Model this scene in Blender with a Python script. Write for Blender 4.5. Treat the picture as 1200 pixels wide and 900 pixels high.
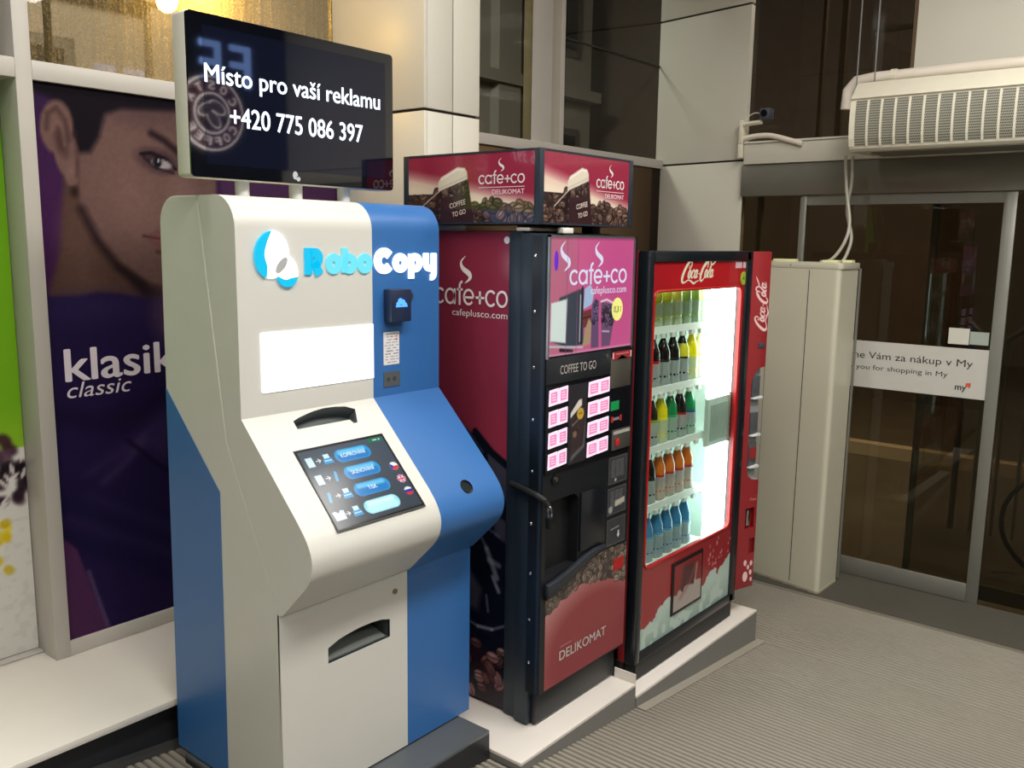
import bpy, bmesh, math, random
import numpy as np
from mathutils import Vector, Matrix

for _o in list(bpy.data.objects):
    bpy.data.objects.remove(_o)
SC = bpy.context.scene
COL = SC.collection
PI = math.pi

# ------------------------------------------------------------------ camera
F_PX, YAW, PITCH, ROLL, CAM_H = 1046.0, 0.6878, -0.1581, 0.01433, 1.95
_fw = Vector((math.cos(YAW)*math.cos(PITCH), math.sin(YAW)*math.cos(PITCH), math.sin(PITCH)))
_r = Vector((math.sin(YAW), -math.cos(YAW), 0)); _u = _r.cross(_fw)
_r2 = _r*math.cos(ROLL)+_u*math.sin(ROLL); _u2 = _u*math.cos(ROLL)-_r*math.sin(ROLL)
cam_d = bpy.data.cameras.new('camera'); cam = bpy.data.objects.new('camera', cam_d); COL.objects.link(cam)
cam.matrix_world = Matrix(((_r2.x, _u2.x, -_fw.x, 0), (_r2.y, _u2.y, -_fw.y, 0), (_r2.z, _u2.z, -_fw.z, CAM_H), (0, 0, 0, 1)))
cam_d.sensor_width = 36.0; cam_d.sensor_fit = 'HORIZONTAL'; cam_d.lens = F_PX/1200*36
cam_d.clip_start = 0.05; cam_d.clip_end = 100
SC.camera = cam

# ------------------------------------------------------------------ world, lights, exposure
w = bpy.data.worlds.new('night'); SC.world = w; w.use_nodes = True
w.node_tree.nodes['Background'].inputs[0].default_value = (0.045, 0.04, 0.035, 1)
w.node_tree.nodes['Background'].inputs[1].default_value = 0.5
vs = SC.view_settings
vs.view_transform = 'Standard'; vs.look = 'None'; vs.gamma = 1.0; vs.use_curve_mapping = False; vs.exposure = 0.0

def area_light(name, loc, target, sx, sy, power, col=(1, 1, 1)):
    l = bpy.data.lights.new(name, 'AREA'); l.shape = 'RECTANGLE'; l.size = sx; l.size_y = sy; l.energy = power; l.color = col
    o = bpy.data.objects.new(name, l); COL.objects.link(o); o.location = loc
    d = Vector(target)-Vector(loc); o.rotation_euler = d.to_track_quat('-Z', 'Y').to_euler()
    return o
WARM = (1.0, 0.965, 0.90)
area_light('ceiling_lamp', (0.6, 0.2, 4.05), (0.6, 0.2, 0), 1.3, 0.5, 62, WARM)
area_light('ceiling_lamp', (2.4, 0.3, 4.05), (2.4, 0.3, 0), 1.3, 0.5, 75, WARM)
area_light('ceiling_lamp', (3.7, 0.2, 4.05), (3.7, 0.2, 0), 0.5, 1.6, 34, WARM)
area_light('ceiling_lamp', (1.2, 2.2, 4.05), (1.2, 2.2, 0), 1.3, 0.3, 30, WARM)
area_light('ceiling_lamp', (0.4, -2.3, 4.05), (0.4, -2.3, 0), 1.3, 0.5, 48, WARM)
area_light('ceiling_lamp', (-1.7, 0.6, 4.05), (-1.7, 0.6, 0), 0.5, 1.3, 42, WARM)  # fill lamp added to brighten faces turned to the left
area_light('ceiling_lamp', (3.2, -2.3, 4.05), (3.2, -2.3, 0), 1.3, 0.5, 45, WARM)

# ------------------------------------------------------------------ materials
def s2l(c):
    out = []
    for v in c[:3]:
        v = v/255.0
        out.append(v/12.92 if v <= 0.04045 else ((v+0.055)/1.055)**2.4)
    return tuple(out)
MATS = {}
def mat(name, c, rough=0.5, metal=0.0, emit=0.0, ecol=None, spec=0.5, coat=0.0, vary=0.04, scale=14.0, bump=0.0, bscale=200.0, alpha=None):
    if name in MATS: return MATS[name]
    m = bpy.data.materials.new(name); m.use_nodes = True; nt = m.node_tree; b = nt.nodes['Principled BSDF']
    lc = tuple(q*(0.25 if emit >= .4 else 1.0) for q in s2l(c))
    b.inputs['Roughness'].default_value = rough; b.inputs['Metallic'].default_value = metal
    b.inputs['Specular IOR Level'].default_value = spec; b.inputs['Coat Weight'].default_value = coat
    b.inputs['Coat Roughness'].default_value = 0.04
    tc = nt.nodes.new('ShaderNodeTexCoord'); nz = nt.nodes.new('ShaderNodeTexNoise'); nz.inputs['Scale'].default_value = scale; nz.inputs['Detail'].default_value = 3
    nt.links.new(tc.outputs['Object'], nz.inputs['Vector'])
    rp = nt.nodes.new('ShaderNodeMix'); rp.data_type = 'RGBA'
    rp.inputs[6].default_value = tuple(v*(1-vary) for v in lc)+(1,); rp.inputs[7].default_value = tuple(min(1, v*(1+vary)) for v in lc)+(1,)
    nt.links.new(nz.outputs['Fac'], rp.inputs[0]); nt.links.new(rp.outputs[2], b.inputs['Base Color'])
    if bump:
        n2 = nt.nodes.new('ShaderNodeTexNoise'); n2.inputs['Scale'].default_value = bscale; nt.links.new(tc.outputs['Object'], n2.inputs['Vector'])
        bp = nt.nodes.new('ShaderNodeBump'); bp.inputs['Strength'].default_value = bump; bp.inputs['Distance'].default_value = 0.002
        nt.links.new(n2.outputs['Fac'], bp.inputs['Height']); nt.links.new(bp.outputs[0], b.inputs['Normal'])
    if emit:
        b.inputs['Emission Color'].default_value = s2l(ecol or c)+(1,); b.inputs['Emission Strength'].default_value = emit
    MATS[name] = m
    return m
def vmat(name, rough=0.45, emit=0.0, coat=0.0, spec=0.5, metal=0.0, base=1.0):
    if name in MATS: return MATS[name]
    m = bpy.data.materials.new(name); m.use_nodes = True; nt = m.node_tree; b = nt.nodes['Principled BSDF']
    a = nt.nodes.new('ShaderNodeAttribute'); a.attribute_name = 'Col'
    vm = nt.nodes.new('ShaderNodeVectorMath'); vm.operation = 'SCALE'; vm.inputs['Scale'].default_value = base; nt.links.new(a.outputs['Color'], vm.inputs[0]); nt.links.new(vm.outputs[0], b.inputs['Base Color'])
    b.inputs['Roughness'].default_value = rough; b.inputs['Coat Weight'].default_value = coat; b.inputs['Coat Roughness'].default_value = 0.02
    b.inputs['Specular IOR Level'].default_value = spec; b.inputs['Metallic'].default_value = metal
    if emit:
        nt.links.new(a.outputs['Color'], b.inputs['Emission Color']); b.inputs['Emission Strength'].default_value = emit
    MATS[name] = m
    return m
def glassmat(name, tint=(255, 255, 255), ior=1.5, rough=0.0, haze=0.0, hazecol=(255, 255, 255), boost=1.0, streak=None):
    if name in MATS: return MATS[name]
    m = bpy.data.materials.new(name); m.use_nodes = True; nt = m.node_tree; N = nt.nodes; L = nt.links
    N.remove(N['Principled BSDF']); out = N['Material Output']
    tr = N.new('ShaderNodeBsdfTransparent'); tr.inputs[0].default_value = s2l(tint)+(1,)
    gl = N.new('ShaderNodeBsdfGlossy'); gl.inputs['Roughness'].default_value = rough
    fr = N.new('ShaderNodeFresnel'); ge = N.new('ShaderNodeNewGeometry'); io = N.new('ShaderNodeMix'); io.data_type = 'FLOAT'; io.inputs[2].default_value = ior; io.inputs[3].default_value = 1/ior
    L.new(ge.outputs['Backfacing'], io.inputs[0]); L.new(io.outputs[0], fr.inputs[0])
    ml = N.new('ShaderNodeMath'); ml.operation = 'MULTIPLY'; ml.inputs[1].default_value = boost; ml.use_clamp = True; L.new(fr.outputs[0], ml.inputs[0])
    mx = N.new('ShaderNodeMixShader'); L.new(ml.outputs[0], mx.inputs[0]); L.new(tr.outputs[0], mx.inputs[1]); L.new(gl.outputs[0], mx.inputs[2])
    last = mx
    if haze or streak:
        df = N.new('ShaderNodeBsdfDiffuse'); df.inputs[0].default_value = s2l(hazecol)+(1,)
        tl = N.new('ShaderNodeBsdfTranslucent'); tl.inputs[0].default_value = s2l(hazecol)+(1,)
        ad = N.new('ShaderNodeMixShader'); ad.inputs[0].default_value = 0.5; L.new(df.outputs[0], ad.inputs[1]); L.new(tl.outputs[0], ad.inputs[2])
        m2 = N.new('ShaderNodeMixShader'); m2.inputs[0].default_value = haze
        if streak:
            tc = N.new('ShaderNodeTexCoord'); mp = N.new('ShaderNodeMapping'); mp.inputs['Scale'].default_value = (70, 70, 1.1); L.new(tc.outputs['Object'], mp.inputs[0])
            nz = N.new('ShaderNodeTexNoise'); nz.inputs['Scale'].default_value = 1.0; nz.inputs['Detail'].default_value = 6; nz.inputs['Roughness'].default_value = 0.7; L.new(mp.outputs[0], nz.inputs['Vector'])
            n3 = N.new('ShaderNodeTexNoise'); n3.inputs['Scale'].default_value = 170; n3.inputs['Detail'].default_value = 3; L.new(tc.outputs['Object'], n3.inputs['Vector'])
            mm = N.new('ShaderNodeMath'); mm.operation = 'MULTIPLY'; L.new(nz.outputs['Fac'], mm.inputs[0]); L.new(n3.outputs['Fac'], mm.inputs[1])
            mr = N.new('ShaderNodeMapRange'); mr.inputs['From Min'].default_value = 0.17; mr.inputs['From Max'].default_value = 0.40; mr.inputs['To Min'].default_value = 0.03; mr.inputs['To Max'].default_value = streak
            L.new(mm.outputs[0], mr.inputs['Value']); L.new(mr.outputs[0], m2.inputs[0])
        L.new(last.outputs[0], m2.inputs[1]); L.new(ad.outputs[0], m2.inputs[2]); last = m2
    L.new(last.outputs[0], out.inputs[0])
    MATS[name] = m
    return m

# ------------------------------------------------------------------ geometry helpers (world coordinates in, objects stored relative to their root)
WL = {}
def link(name, me, parent=None, loc=None):
    o = bpy.data.objects.new(name, me); COL.objects.link(o)
    if parent is not None:
        o.parent = parent; WL[o.name] = WL[parent.name]
    else:
        WL[o.name] = Vector(loc if loc else (0, 0, 0)); o.location = WL[o.name]
    return o
def root(name, loc, label, cat, group=None):
    o = link(name, None, None, loc); o.empty_display_size = 0.1
    o['label'] = label; o['category'] = cat
    if group: o['group'] = group
    return o
def tag(o, label, cat, group=None):
    o['label'] = label; o['category'] = cat
    if group: o['group'] = group
    return o
def struct(o):
    o['kind'] = 'structure'; return o
class G:
    """mesh gatherer"""
    def __init__(s): s.v = []; s.f = []; s.mi = []
    def add(s, v, f, mi=0):
        n = len(s.v); s.v += [tuple(p) for p in v]; s.f += [tuple(i+n for i in q) for q in f]; s.mi += [mi]*len(f); return s
    def box(s, x0, x1, y0, y1, z0, z1, mi=0):
        v = [(x0, y0, z0), (x1, y0, z0), (x1, y1, z0), (x0, y1, z0), (x0, y0, z1), (x1, y0, z1), (x1, y1, z1), (x0, y1, z1)]
        return s.add(v, [(0, 3, 2, 1), (4, 5, 6, 7), (0, 1, 5, 4), (1, 2, 6, 5), (2, 3, 7, 6), (3, 0, 4, 7)], mi)
    def prism(s, pts, vec, mi=0):
        """pts: 3D polygon; extruded by vec"""
        n = len(pts); vec = Vector(vec); v = [Vector(p) for p in pts]+[Vector(p)+vec for p in pts]
        f = [tuple(range(n)), tuple(range(2*n-1, n-1, -1))]+[(i, i+n, (i+1) % n+n, (i+1) % n) for i in range(n)]
        return s.add(v, f, mi)
    def tube(s, pts, r, seg=8, mi=0, caps=True):
        pts = [Vector(p) for p in pts]; n = len(pts); rs = r if isinstance(r, (list, tuple)) else [r]*n
        base = len(s.v); up = Vector((0, 0, 1)); prev = None
        for i, p in enumerate(pts):
            t = (pts[min(i+1, n-1)]-pts[max(i-1, 0)]).normalized()
            if prev is None:
                a = t.cross(up)
                if a.length < 1e-3: a = t.cross(Vector((1, 0, 0)))
                a.normalize()
            else:
                a = (prev-t*prev.dot(t)).normalized()
            b = t.cross(a); prev = a
            for k in range(seg):
                an = 2*PI*k/seg; s.v.append(tuple(p+(a*math.cos(an)+b*math.sin(an))*rs[i]))
        for i in range(n-1):
            for k in range(seg):
                k2 = (k+1) % seg
                s.f.append((base+i*seg+k, base+i*seg+k2, base+(i+1)*seg+k2, base+(i+1)*seg+k)); s.mi.append(mi)
        if caps:
            s.f.append(tuple(base+k for k in range(seg-1, -1, -1))); s.mi.append(mi)
            s.f.append(tuple(base+(n-1)*seg+k for k in range(seg))); s.mi.append(mi)
        return s
    def lathe(s, prof, c=(0, 0, 0), seg=14, mi=0):
        base = len(s.v); n = len(prof)
        for r, z in prof:
            for k in range(seg):
                a = 2*PI*k/seg; s.v.append((c[0]+r*math.cos(a), c[1]+r*math.sin(a), c[2]+z))
        for i in range(n-1):
            for k in range(seg):
                k2 = (k+1) % seg
                s.f.append((base+i*seg+k, base+i*seg+k2, base+(i+1)*seg+k2, base+(i+1)*seg+k)); s.mi.append(mi)
        s.f.append(tuple(base+k for k in range(seg-1, -1, -1))); s.mi.append(mi)
        s.f.append(tuple(base+(n-1)*seg+k for k in range(seg))); s.mi.append(mi)
        return s
    def build(s, name, m, parent=None, bevel=0.0, smooth=False, loc=None, segs=2, fix=True):
        me = bpy.data.meshes.new(name)
        if parent is not None: L = WL[parent.name]
        elif loc is not None: L = Vector(loc)
        else:
            xs = np.array(s.v); L = Vector(((xs[:, 0].min()+xs[:, 0].max())/2, (xs[:, 1].min()+xs[:, 1].max())/2, xs[:, 2].min()))
        me.from_pydata([tuple(Vector(p)-L) for p in s.v], [], s.f)
        for mm in (m if isinstance(m, (list, tuple)) else [m]): me.materials.append(mm)
        me.polygons.foreach_set('material_index', s.mi)
        if fix or bevel:
            bm = bmesh.new(); bm.from_mesh(me)
            bmesh.ops.recalc_face_normals(bm, faces=bm.faces)
            if bevel:
                es = [e for e in bm.edges if len(e.link_faces) == 2 and e.calc_face_angle(0) > 0.5]
                bmesh.ops.bevel(bm, geom=es, offset=bevel, segments=segs, affect='EDGES', profile=0.5, clamp_overlap=True)
            bm.to_mesh(me); bm.free()
        if smooth or bevel:
            me.polygons.foreach_set('use_smooth', [True]*len(me.polygons))
            try: me.set_sharp_from_angle(angle=math.radians(35))
            except Exception: pass
        me.update()
        return link(name, me, parent, L)
def box(name, x0, x1, y0, y1, z0, z1, m, parent=None, bevel=0.0):
    return G().box(x0, x1, y0, y1, z0, z1).build(name, m, parent, bevel)
def cut(o, cutters, mcut=None):
    """subtract closed G solids (world coords) from object o"""
    L = WL[o.name]
    for g in cutters:
        me = bpy.data.meshes.new('cutter'); me.from_pydata([tuple(Vector(p)-L) for p in g.v], [], g.f)
        bm = bmesh.new(); bm.from_mesh(me); bmesh.ops.recalc_face_normals(bm, faces=bm.faces); bm.to_mesh(me); bm.free()
        me.materials.append(mcut or o.data.materials[0])
        c = bpy.data.objects.new('cutter', me); COL.objects.link(c); c.location = L
        md = o.modifiers.new('cut', 'BOOLEAN'); md.operation = 'DIFFERENCE'; md.object = c; md.solver = 'EXACT'
        try: md.material_mode = 'TRANSFER'
        except Exception: pass
        bpy.context.view_layer.update()
        dg = bpy.context.evaluated_depsgraph_get()
        nm = bpy.data.meshes.new_from_object(o.evaluated_get(dg), depsgraph=dg)
        o.modifiers.clear(); o.data = nm; bpy.data.objects.remove(c)
        try: nm.set_sharp_from_angle(angle=math.radians(35))
        except Exception: pass
X_ = Vector((1, 0, 0)); Y_ = Vector((0, 1, 0)); Z_ = Vector((0, 0, 1))
_TX = {}
def text(s, P, R, U, width, cap, m, parent, name='lettering', ext=0.0006, off=0.0, right=False, space=1.0, shear=0.0):
    """flat lettering: P baseline start (or end when right), R reading direction, U up, cap height"""
    key = (s, off, space, shear)
    if key not in _TX:
        cu = bpy.data.curves.new('t', 'FONT'); cu.body = s; cu.size = 1; cu.space_character = space; cu.shear = shear; cu.resolution_u = 4; cu.fill_mode = 'FRONT'
        o = bpy.data.objects.new('t', cu); COL.objects.link(o); bpy.context.view_layer.update()
        dg = bpy.context.evaluated_depsgraph_get(); me = bpy.data.meshes.new_from_object(o.evaluated_get(dg))
        v = np.array([tuple(q.co) for q in me.vertices]); f = [tuple(p.vertices) for p in me.polygons]
        bpy.data.objects.remove(o); bpy.data.curves.remove(cu); bpy.data.meshes.remove(me)
        _TX[key] = (v, f)
    v, f = _TX[key]
    x0, x1 = v[:, 0].min(), v[:, 0].max(); sx = width/(x1-x0); sy = cap/0.70
    P = Vector(P); R = Vector(R).normalized(); U = Vector(U).normalized(); N = R.cross(U)
    if right: P = P-R*width
    g = G()
    for i_, (dx, dy) in enumerate(((0, 0),) if off <= 0 else ((-off, 0), (off, 0), (0, off*.6), (0, -off*.6))): g.add([P+R*((a-x0+dx)*sx)+U*((b+dy)*sy)+N*(ext+i_*.00025) for a, b, c in v], f)
    return g.build(name, m, parent, fix=False)
def ribbon(g, pts, wd, P, R, U, ext=0.0008):
    P = Vector(P); R = Vector(R); U = Vector(U); N = R.cross(U).normalized(); n = len(pts)
    a = np.array(pts, float); out = []
    for i in range(n):
        t = a[min(i+1, n-1)]-a[max(i-1, 0)]; t = t/(np.hypot(*t)+1e-9); nn = np.array((-t[1], t[0]))
        for sgn in (1, -1):
            q = a[i]+nn*sgn*wd[i]/2; out.append(P+R*float(q[0])+U*float(q[1])+N*ext)
    g.add(out, [(2*i, 2*i+1, 2*i+3, 2*i+2) for i in range(n-1)])
def smooth_pts(pts, wd, k=6):
    """Catmull-Rom"""
    p = [np.array(q, float) for q in pts]; n = len(p); op = []; ow = []
    for i in range(n-1):
        p0, p1, p2, p3 = p[max(i-1, 0)], p[i], p[i+1], p[min(i+2, n-1)]
        for j in range(k):
            t = j/k
            op.append(0.5*((2*p1)+(-p0+p2)*t+(2*p0-5*p1+4*p2-p3)*t*t+(-p0+3*p1-3*p2+p3)*t**3)); ow.append(wd[i]*(1-t)+wd[i+1]*t)
    op.append(p[-1]); ow.append(wd[-1])
    return op, ow

def solid_ribbon(g, pts, wd, P, R, U, depth):
    P = Vector(P); R = Vector(R); U = Vector(U); N = R.cross(U).normalized(); n = len(pts); a = np.array(pts, float)
    closed = np.hypot(*(a[0]-a[-1])) < 1e-6; L_ = []
    for i in range(n):
        p0 = a[i-1] if i > 0 else (a[-2] if closed else a[0]); p1 = a[i+1] if i < n-1 else (a[1] if closed else a[-1])
        t = p1-p0; t = t/(np.hypot(*t)+1e-9); nn = np.array((-t[1], t[0]))
        for q, h in ((a[i]+nn*wd/2, 0), (a[i]-nn*wd/2, 0), (a[i]-nn*wd/2, depth), (a[i]+nn*wd/2, depth)): L_.append(P+R*float(q[0])+U*float(q[1])+N*h)
    f = [(4*i+k, 4*i+(k+1) % 4, 4*i+4+(k+1) % 4, 4*i+4+k) for i in range(n-1) for k in range(4)]+[(0, 1, 2, 3), (4*n-4, 4*n-3, 4*n-2, 4*n-1)]
    g.add(L_, f)
def arcp(cx, cy, r, a0, a1, n=18, ry=None): return [(cx+r*math.cos(math.radians(a0+(a1-a0)*k/n)), cy+(ry or r)*math.sin(math.radians(a0+(a1-a0)*k/n))) for k in range(n+1)]
GLY = {'c': ([arcp(.5, .5, .43, 42, 318)], .98), 'a': ([arcp(.5, .5, .43, 0, 360), [(.93, .97), (.93, .03)]], 1.12), 'f': ([[(.28, 0), (.28, 1.12)]+arcp(.56, 1.12, .28, 180, 95, 6), [(.04, .93), (.56, .93)]], .62),
       'e': ([arcp(.5, .5, .43, 0, 322), [(.07, .48), (.93, .48)]], 1.04), '+': ([[(.5, .12), (.5, .88)], [(.12, .5), (.88, .5)]], .98), 'o': ([arcp(.5, .5, .43, 0, 360)], 1.0)}
def cafe(P, R, U, width, xh, m, par, wt=.145, right=False):
    s = 'cafe+co'; tot = sum(GLY[c][1] for c in s); sx = width/tot; P = Vector(P)-(Vector(R)*width if right else Vector()); x = 0
    for c in s:
        g = G()
        for st in GLY[c][0]: solid_ribbon(g, [(q[0]*sx, q[1]*xh) for q in st], wt*(sx+xh)/2, P+Vector(R)*x, R, U, .0009)
        g.build('letter', m, par, fix=False); x += GLY[c][1]*sx

# ------------------------------------------------------------------ painting on dense grids (flat prints and screens)
def lin(c):
    a = np.clip(np.asarray(c, float)/255, 0, 1); return np.where(a <= 0.04045, a/12.92, ((a+0.055)/1.055)**2.4)
def ell(X, Y, cx, cy, rx, ry, ang=0.0, soft=0.15):
    c, s = math.cos(ang), math.sin(ang); x = ((X-cx)*c+(Y-cy)*s)/rx; y = (-(X-cx)*s+(Y-cy)*c)/ry
    return np.clip((1+soft-np.sqrt(x*x+y*y))/(2*soft), 0, 1)
def seg_d(X, Y, a, b):
    dx, dy = b[0]-a[0], b[1]-a[1]; t = np.clip(((X-a[0])*dx+(Y-a[1])*dy)/(dx*dx+dy*dy+1e-12), 0, 1)
    return np.hypot(X-a[0]-t*dx, Y-a[1]-t*dy)
def poly(X, Y, pts, soft=0.004):
    d = np.full(X.shape, 1e9); ins = np.zeros(X.shape, bool); n = len(pts)
    for i in range(n):
        a, b = pts[i], pts[(i+1) % n]; d = np.minimum(d, seg_d(X, Y, a, b))
        c = ((a[1] > Y) != (b[1] > Y)); xi = (b[0]-a[0])*(Y-a[1])/((b[1]-a[1]) if b[1] != a[1] else 1e-9)+a[0]
        ins ^= (c & (X < xi))
    return np.clip(np.where(ins, d, -d)/(2*soft)+0.5, 0, 1)
def strk(X, Y, pts, wd, soft=0.003):
    d = np.full(X.shape, 1e9)
    for a, b in zip(pts[:-1], pts[1:]): d = np.minimum(d, seg_d(X, Y, a, b))
    return np.clip((wd/2-d)/(2*soft)+0.5, 0, 1)
def over(C, c, m, a=1.0):
    m = (m*a)[..., None]; return C*(1-m)+np.asarray(c, float)*m
def flat(X, c): return np.ones(X.shape+(3,))*np.asarray(c, float)
def vnoise(X, Y, sc, seed=0):
    rs = np.random.RandomState(seed); T = rs.rand(64, 64); x = X*sc; y = Y*sc
    xi = np.floor(x).astype(int); yi = np.floor(y).astype(int); fx = x-xi; fy = y-yi; fx = fx*fx*(3-2*fx); fy = fy*fy*(3-2*fy)
    g = lambda a, b: T[a % 64, b % 64]
    return (g(xi, yi)*(1-fx)+g(xi+1, yi)*fx)*(1-fy)+(g(xi, yi+1)*(1-fx)+g(xi+1, yi+1)*fx)*fy
def beans(C, X, Y, centers, r, seed=1, tone=(86, 66, 58), hi=(176, 156, 146), dark=(22, 16, 20), mask=None):
    rd = random.Random(seed)
    for (cx, cy) in centers:
        a = rd.uniform(0, PI); rr = r*rd.uniform(0.75, 1.2); k = rd.uniform(0.6, 1.35)
        sel = (np.abs(X-cx) < rr*1.6) & (np.abs(Y-cy) < rr*1.6)
        if not sel.any(): continue
        xs, ys, cc = X[sel], Y[sel], C[sel]; mk = mask[sel] if mask is not None else 1.0
        cc = over(cc, dark, ell(xs, ys, cx, cy, rr*1.12, rr*0.8, a, 0.12)*mk)
        cc = over(cc, [t*k for t in tone], ell(xs, ys, cx, cy, rr, rr*0.66, a, 0.12)*mk)
        cc = over(cc, hi, ell(xs, ys, cx-rr*0.2, cy+rr*0.25, rr*0.55, rr*0.22, a, 0.6)*mk, 0.55*k/1.35)
        cc = over(cc, dark, strk(xs, ys, [(cx-math.cos(a)*rr*.8, cy-math.sin(a)*rr*.8), (cx+math.cos(a)*rr*.8, cy+math.sin(a)*rr*.8)], rr*0.14, rr*0.06)*mk, 0.8)
        C[sel] = cc
    return C
def paint(name, P, R, U, w_, h_, res, fn, m, parent=None, hole=None, loc=None):
    nu, nv = max(2, int(round(w_/res))), max(2, int(round(h_/res)))
    us = np.linspace(0, w_, nu+1); vs_ = np.linspace(0, h_, nv+1); X, Y = np.meshgrid(us, vs_)
    C = fn(X, Y); P = np.array(P, float); R = np.array(R, float); U = np.array(U, float)
    L = WL[parent.name] if parent is not None else Vector(loc if loc else P)
    V = (P+X[..., None]*R+Y[..., None]*U-np.array(L)).reshape(-1, 3)
    i, j = np.meshgrid(np.arange(nu), np.arange(nv)); a = (j*(nu+1)+i).ravel()
    Fq = np.stack([a, a+1, a+nu+2, a+nu+1], 1)
    if hole is not None:
        cx = (us[:-1]+us[1:])/2; cy = (vs_[:-1]+vs_[1:])/2; CX, CY = np.meshgrid(cx, cy); Fq = Fq[~hole(CX, CY).ravel()]
    me = bpy.data.meshes.new(name); me.vertices.add(len(V)); me.vertices.foreach_set('co', V.ravel())
    me.loops.add(len(Fq)*4); me.loops.foreach_set('vertex_index', Fq.ravel().astype(np.int32))
    me.polygons.add(len(Fq)); me.polygons.foreach_set('loop_start', np.arange(len(Fq), dtype=np.int32)*4)
    me.update(calc_edges=True)
    at = me.color_attributes.new('Col', 'FLOAT_COLOR', 'POINT')
    rgba = np.ones((len(V), 4), np.float32); rgba[:, :3] = lin(C).reshape(-1, 3); at.data.foreach_set('color', rgba.ravel())
    me.materials.append(m)
    return link(name, me, parent, L)

# ------------------------------------------------------------------ shared materials
cream = mat('cream cladding', (206, 202, 190), 0.38, vary=0.015, scale=3)
frame_m = mat('pale grey window frame', (184, 179, 172), 0.42, vary=0.02)
dark_gap = mat('dark joint', (38, 32, 28), 0.7)
ledge_m = mat('white worn ledge', (232, 226, 218), 0.35, vary=0.03, scale=5)
black_m = mat('black metal', (17, 21, 27), 0.33, vary=0.1)
blackblue = mat('dark slate powder coat', (32, 43, 55), 0.42, vary=0.06)
chrome = mat('chrome', (200, 200, 200), 0.15, 1.0)
steel = mat('brushed stainless steel', (136, 134, 126), 0.34, 0.55, vary=0.08, scale=6)
white_pl = mat('white plastic', (226, 224, 216), 0.35)
rubber = mat('black rubber', (14, 14, 15), 0.6)
win_glass = glassmat('window glass', (205, 208, 205), 1.5, 0.0, boost=.55)
door_glass = glassmat('door glass', (190, 188, 176), 1.45, 0.01, boost=.8)

def zfloor(x): return min(0.38, max(0.0, 0.401-0.0995*x))

# ------------------------------------------------------------------ floor
floor_m = mat('dark rubber floor base', (96, 92, 85), 0.8, vary=0.1)
rib_m = mat('taupe ribbed matting', (146, 140, 129), 0.62, vary=0.10, scale=2.2, spec=0.35)
XS = [-3.0, 0.2, 1.2, 2.2, 3.2, 4.03, 5.29]
g = G(); n = len(XS)
for x in XS:
    z = zfloor(x); g.v += [(x, -4, z-0.12), (x, 3.28, z-0.12), (x, 3.28, z-0.004), (x, -4, z-0.004)]
for i in range(n-1):
    for k in range(4): g.f.append((4*i+k, 4*i+(k+1) % 4, 4*i+4+(k+1) % 4, 4*i+4+k)); g.mi.append(0)
g.f += [(0, 1, 2, 3), (4*n-4, 4*n-1, 4*n-2, 4*n-3)]; g.mi += [0, 0]
floor = struct(g.build('floor', floor_m, loc=(0, 0, 0)))
g = G(); x = -0.6; rd = random.Random(3)
while x < 4.76:
    z0 = zfloor(x); z1 = zfloor(x+0.017)
    g.prism([(x, 2.63, z0-0.006), (x+0.019, 2.63, z1-0.006), (x+0.0165, 2.63, z1+0.0015), (x+0.0025, 2.63, z0+0.0015)], (0, -5.6, 0)); x += 0.0285
o = g.build('mat_rib', rib_m, floor, fix=False); o['kind'] = 'stuff'
dmat_m = mat('dark entrance matting', (66, 64, 58), 0.75, vary=0.15)
o = G().box(4.79, 5.27, -4, 2.6, -0.006, 0.0005).build('door_mat', dmat_m, floor)
g = G(); x = 4.80
while x < 5.26:
    g.box(x, x+0.007, -4, 2.6, 0.0, 0.0035); x += 0.0155
o = g.build('door_mat_rib', mat('entrance mat rib', (86, 83, 75), 0.7), floor, fix=False); o['kind'] = 'stuff'
box('mat_edge', 4.762, 4.788, -4, 2.4, -0.004, 0.004, mat('mat edging', (120, 114, 103), 0.5), floor)
# light edge strip between the matting and the plinths
g = G()
for a, b in ((2.9, 3.45), (3.45, 4.05)):
    za, zb = zfloor(a), zfloor(b)
    g.prism([(a, 1.712, za), (b, 1.712, zb), (b, 1.712, zb+0.005), (a, 1.712, za+0.005)], (0, -0.042, 0))
struct(g.build('trim_1', mat('floor edge strip', (150, 144, 133), 0.5)))

# ------------------------------------------------------------------ left wall: glazing, posts, bars, ledge
g = G().box(-3, 5.4, 3.30, 3.42, 0, 0.44)
wall = struct(g.build('wall_left', mat('dark wall below the ledge', (40, 42, 48), 0.6)))
struct(box('baseboard_left', -3, 2.61, 2.63, 2.66, 0.14, 0.425, mat('dark grey skirting', (36, 38, 44), 0.5)))
o = G().prism([(-3, 2.60, 0.38), (0.2, 2.60, 0.38), (1.45, 2.60, zfloor(1.45)), (1.45, 2.60, zfloor(1.45)+0.022), (0.2, 2.60, 0.402), (-3, 2.60, 0.402)], (0, 0.03, 0)).build('trim_2', mat('grey edge profile', (84, 84, 84), 0.4, 0.3)); struct(o)
led = tag(G().box(-3, 2.61, 2.58, 3.29, 0.425, 0.449).build('window_ledge', ledge_m, bevel=0.002), 'long white worn window ledge below the two posters, running behind the copy kiosk', 'ledge')
win1 = root('window_1', (0, 3.14, 0.45), 'x', 'x'); del win1['label']; del win1['category']; struct(win1)
def fr(name, x0, x1, y0, y1, z0, z1, par): return box(name, x0, x1, y0, y1, z0, z1, frame_m, par, bevel=0.002)
fr('mullion', 1.285, 1.337, 3.14, 3.285, 0.45, 4.1, win1)
fr('transom', -3, 1.285, 3.14, 3.285, 2.45, 2.512, win1)
fr('transom', 1.337, 2.61, 3.14, 3.20, 2.45, 2.512, win1)
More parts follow.
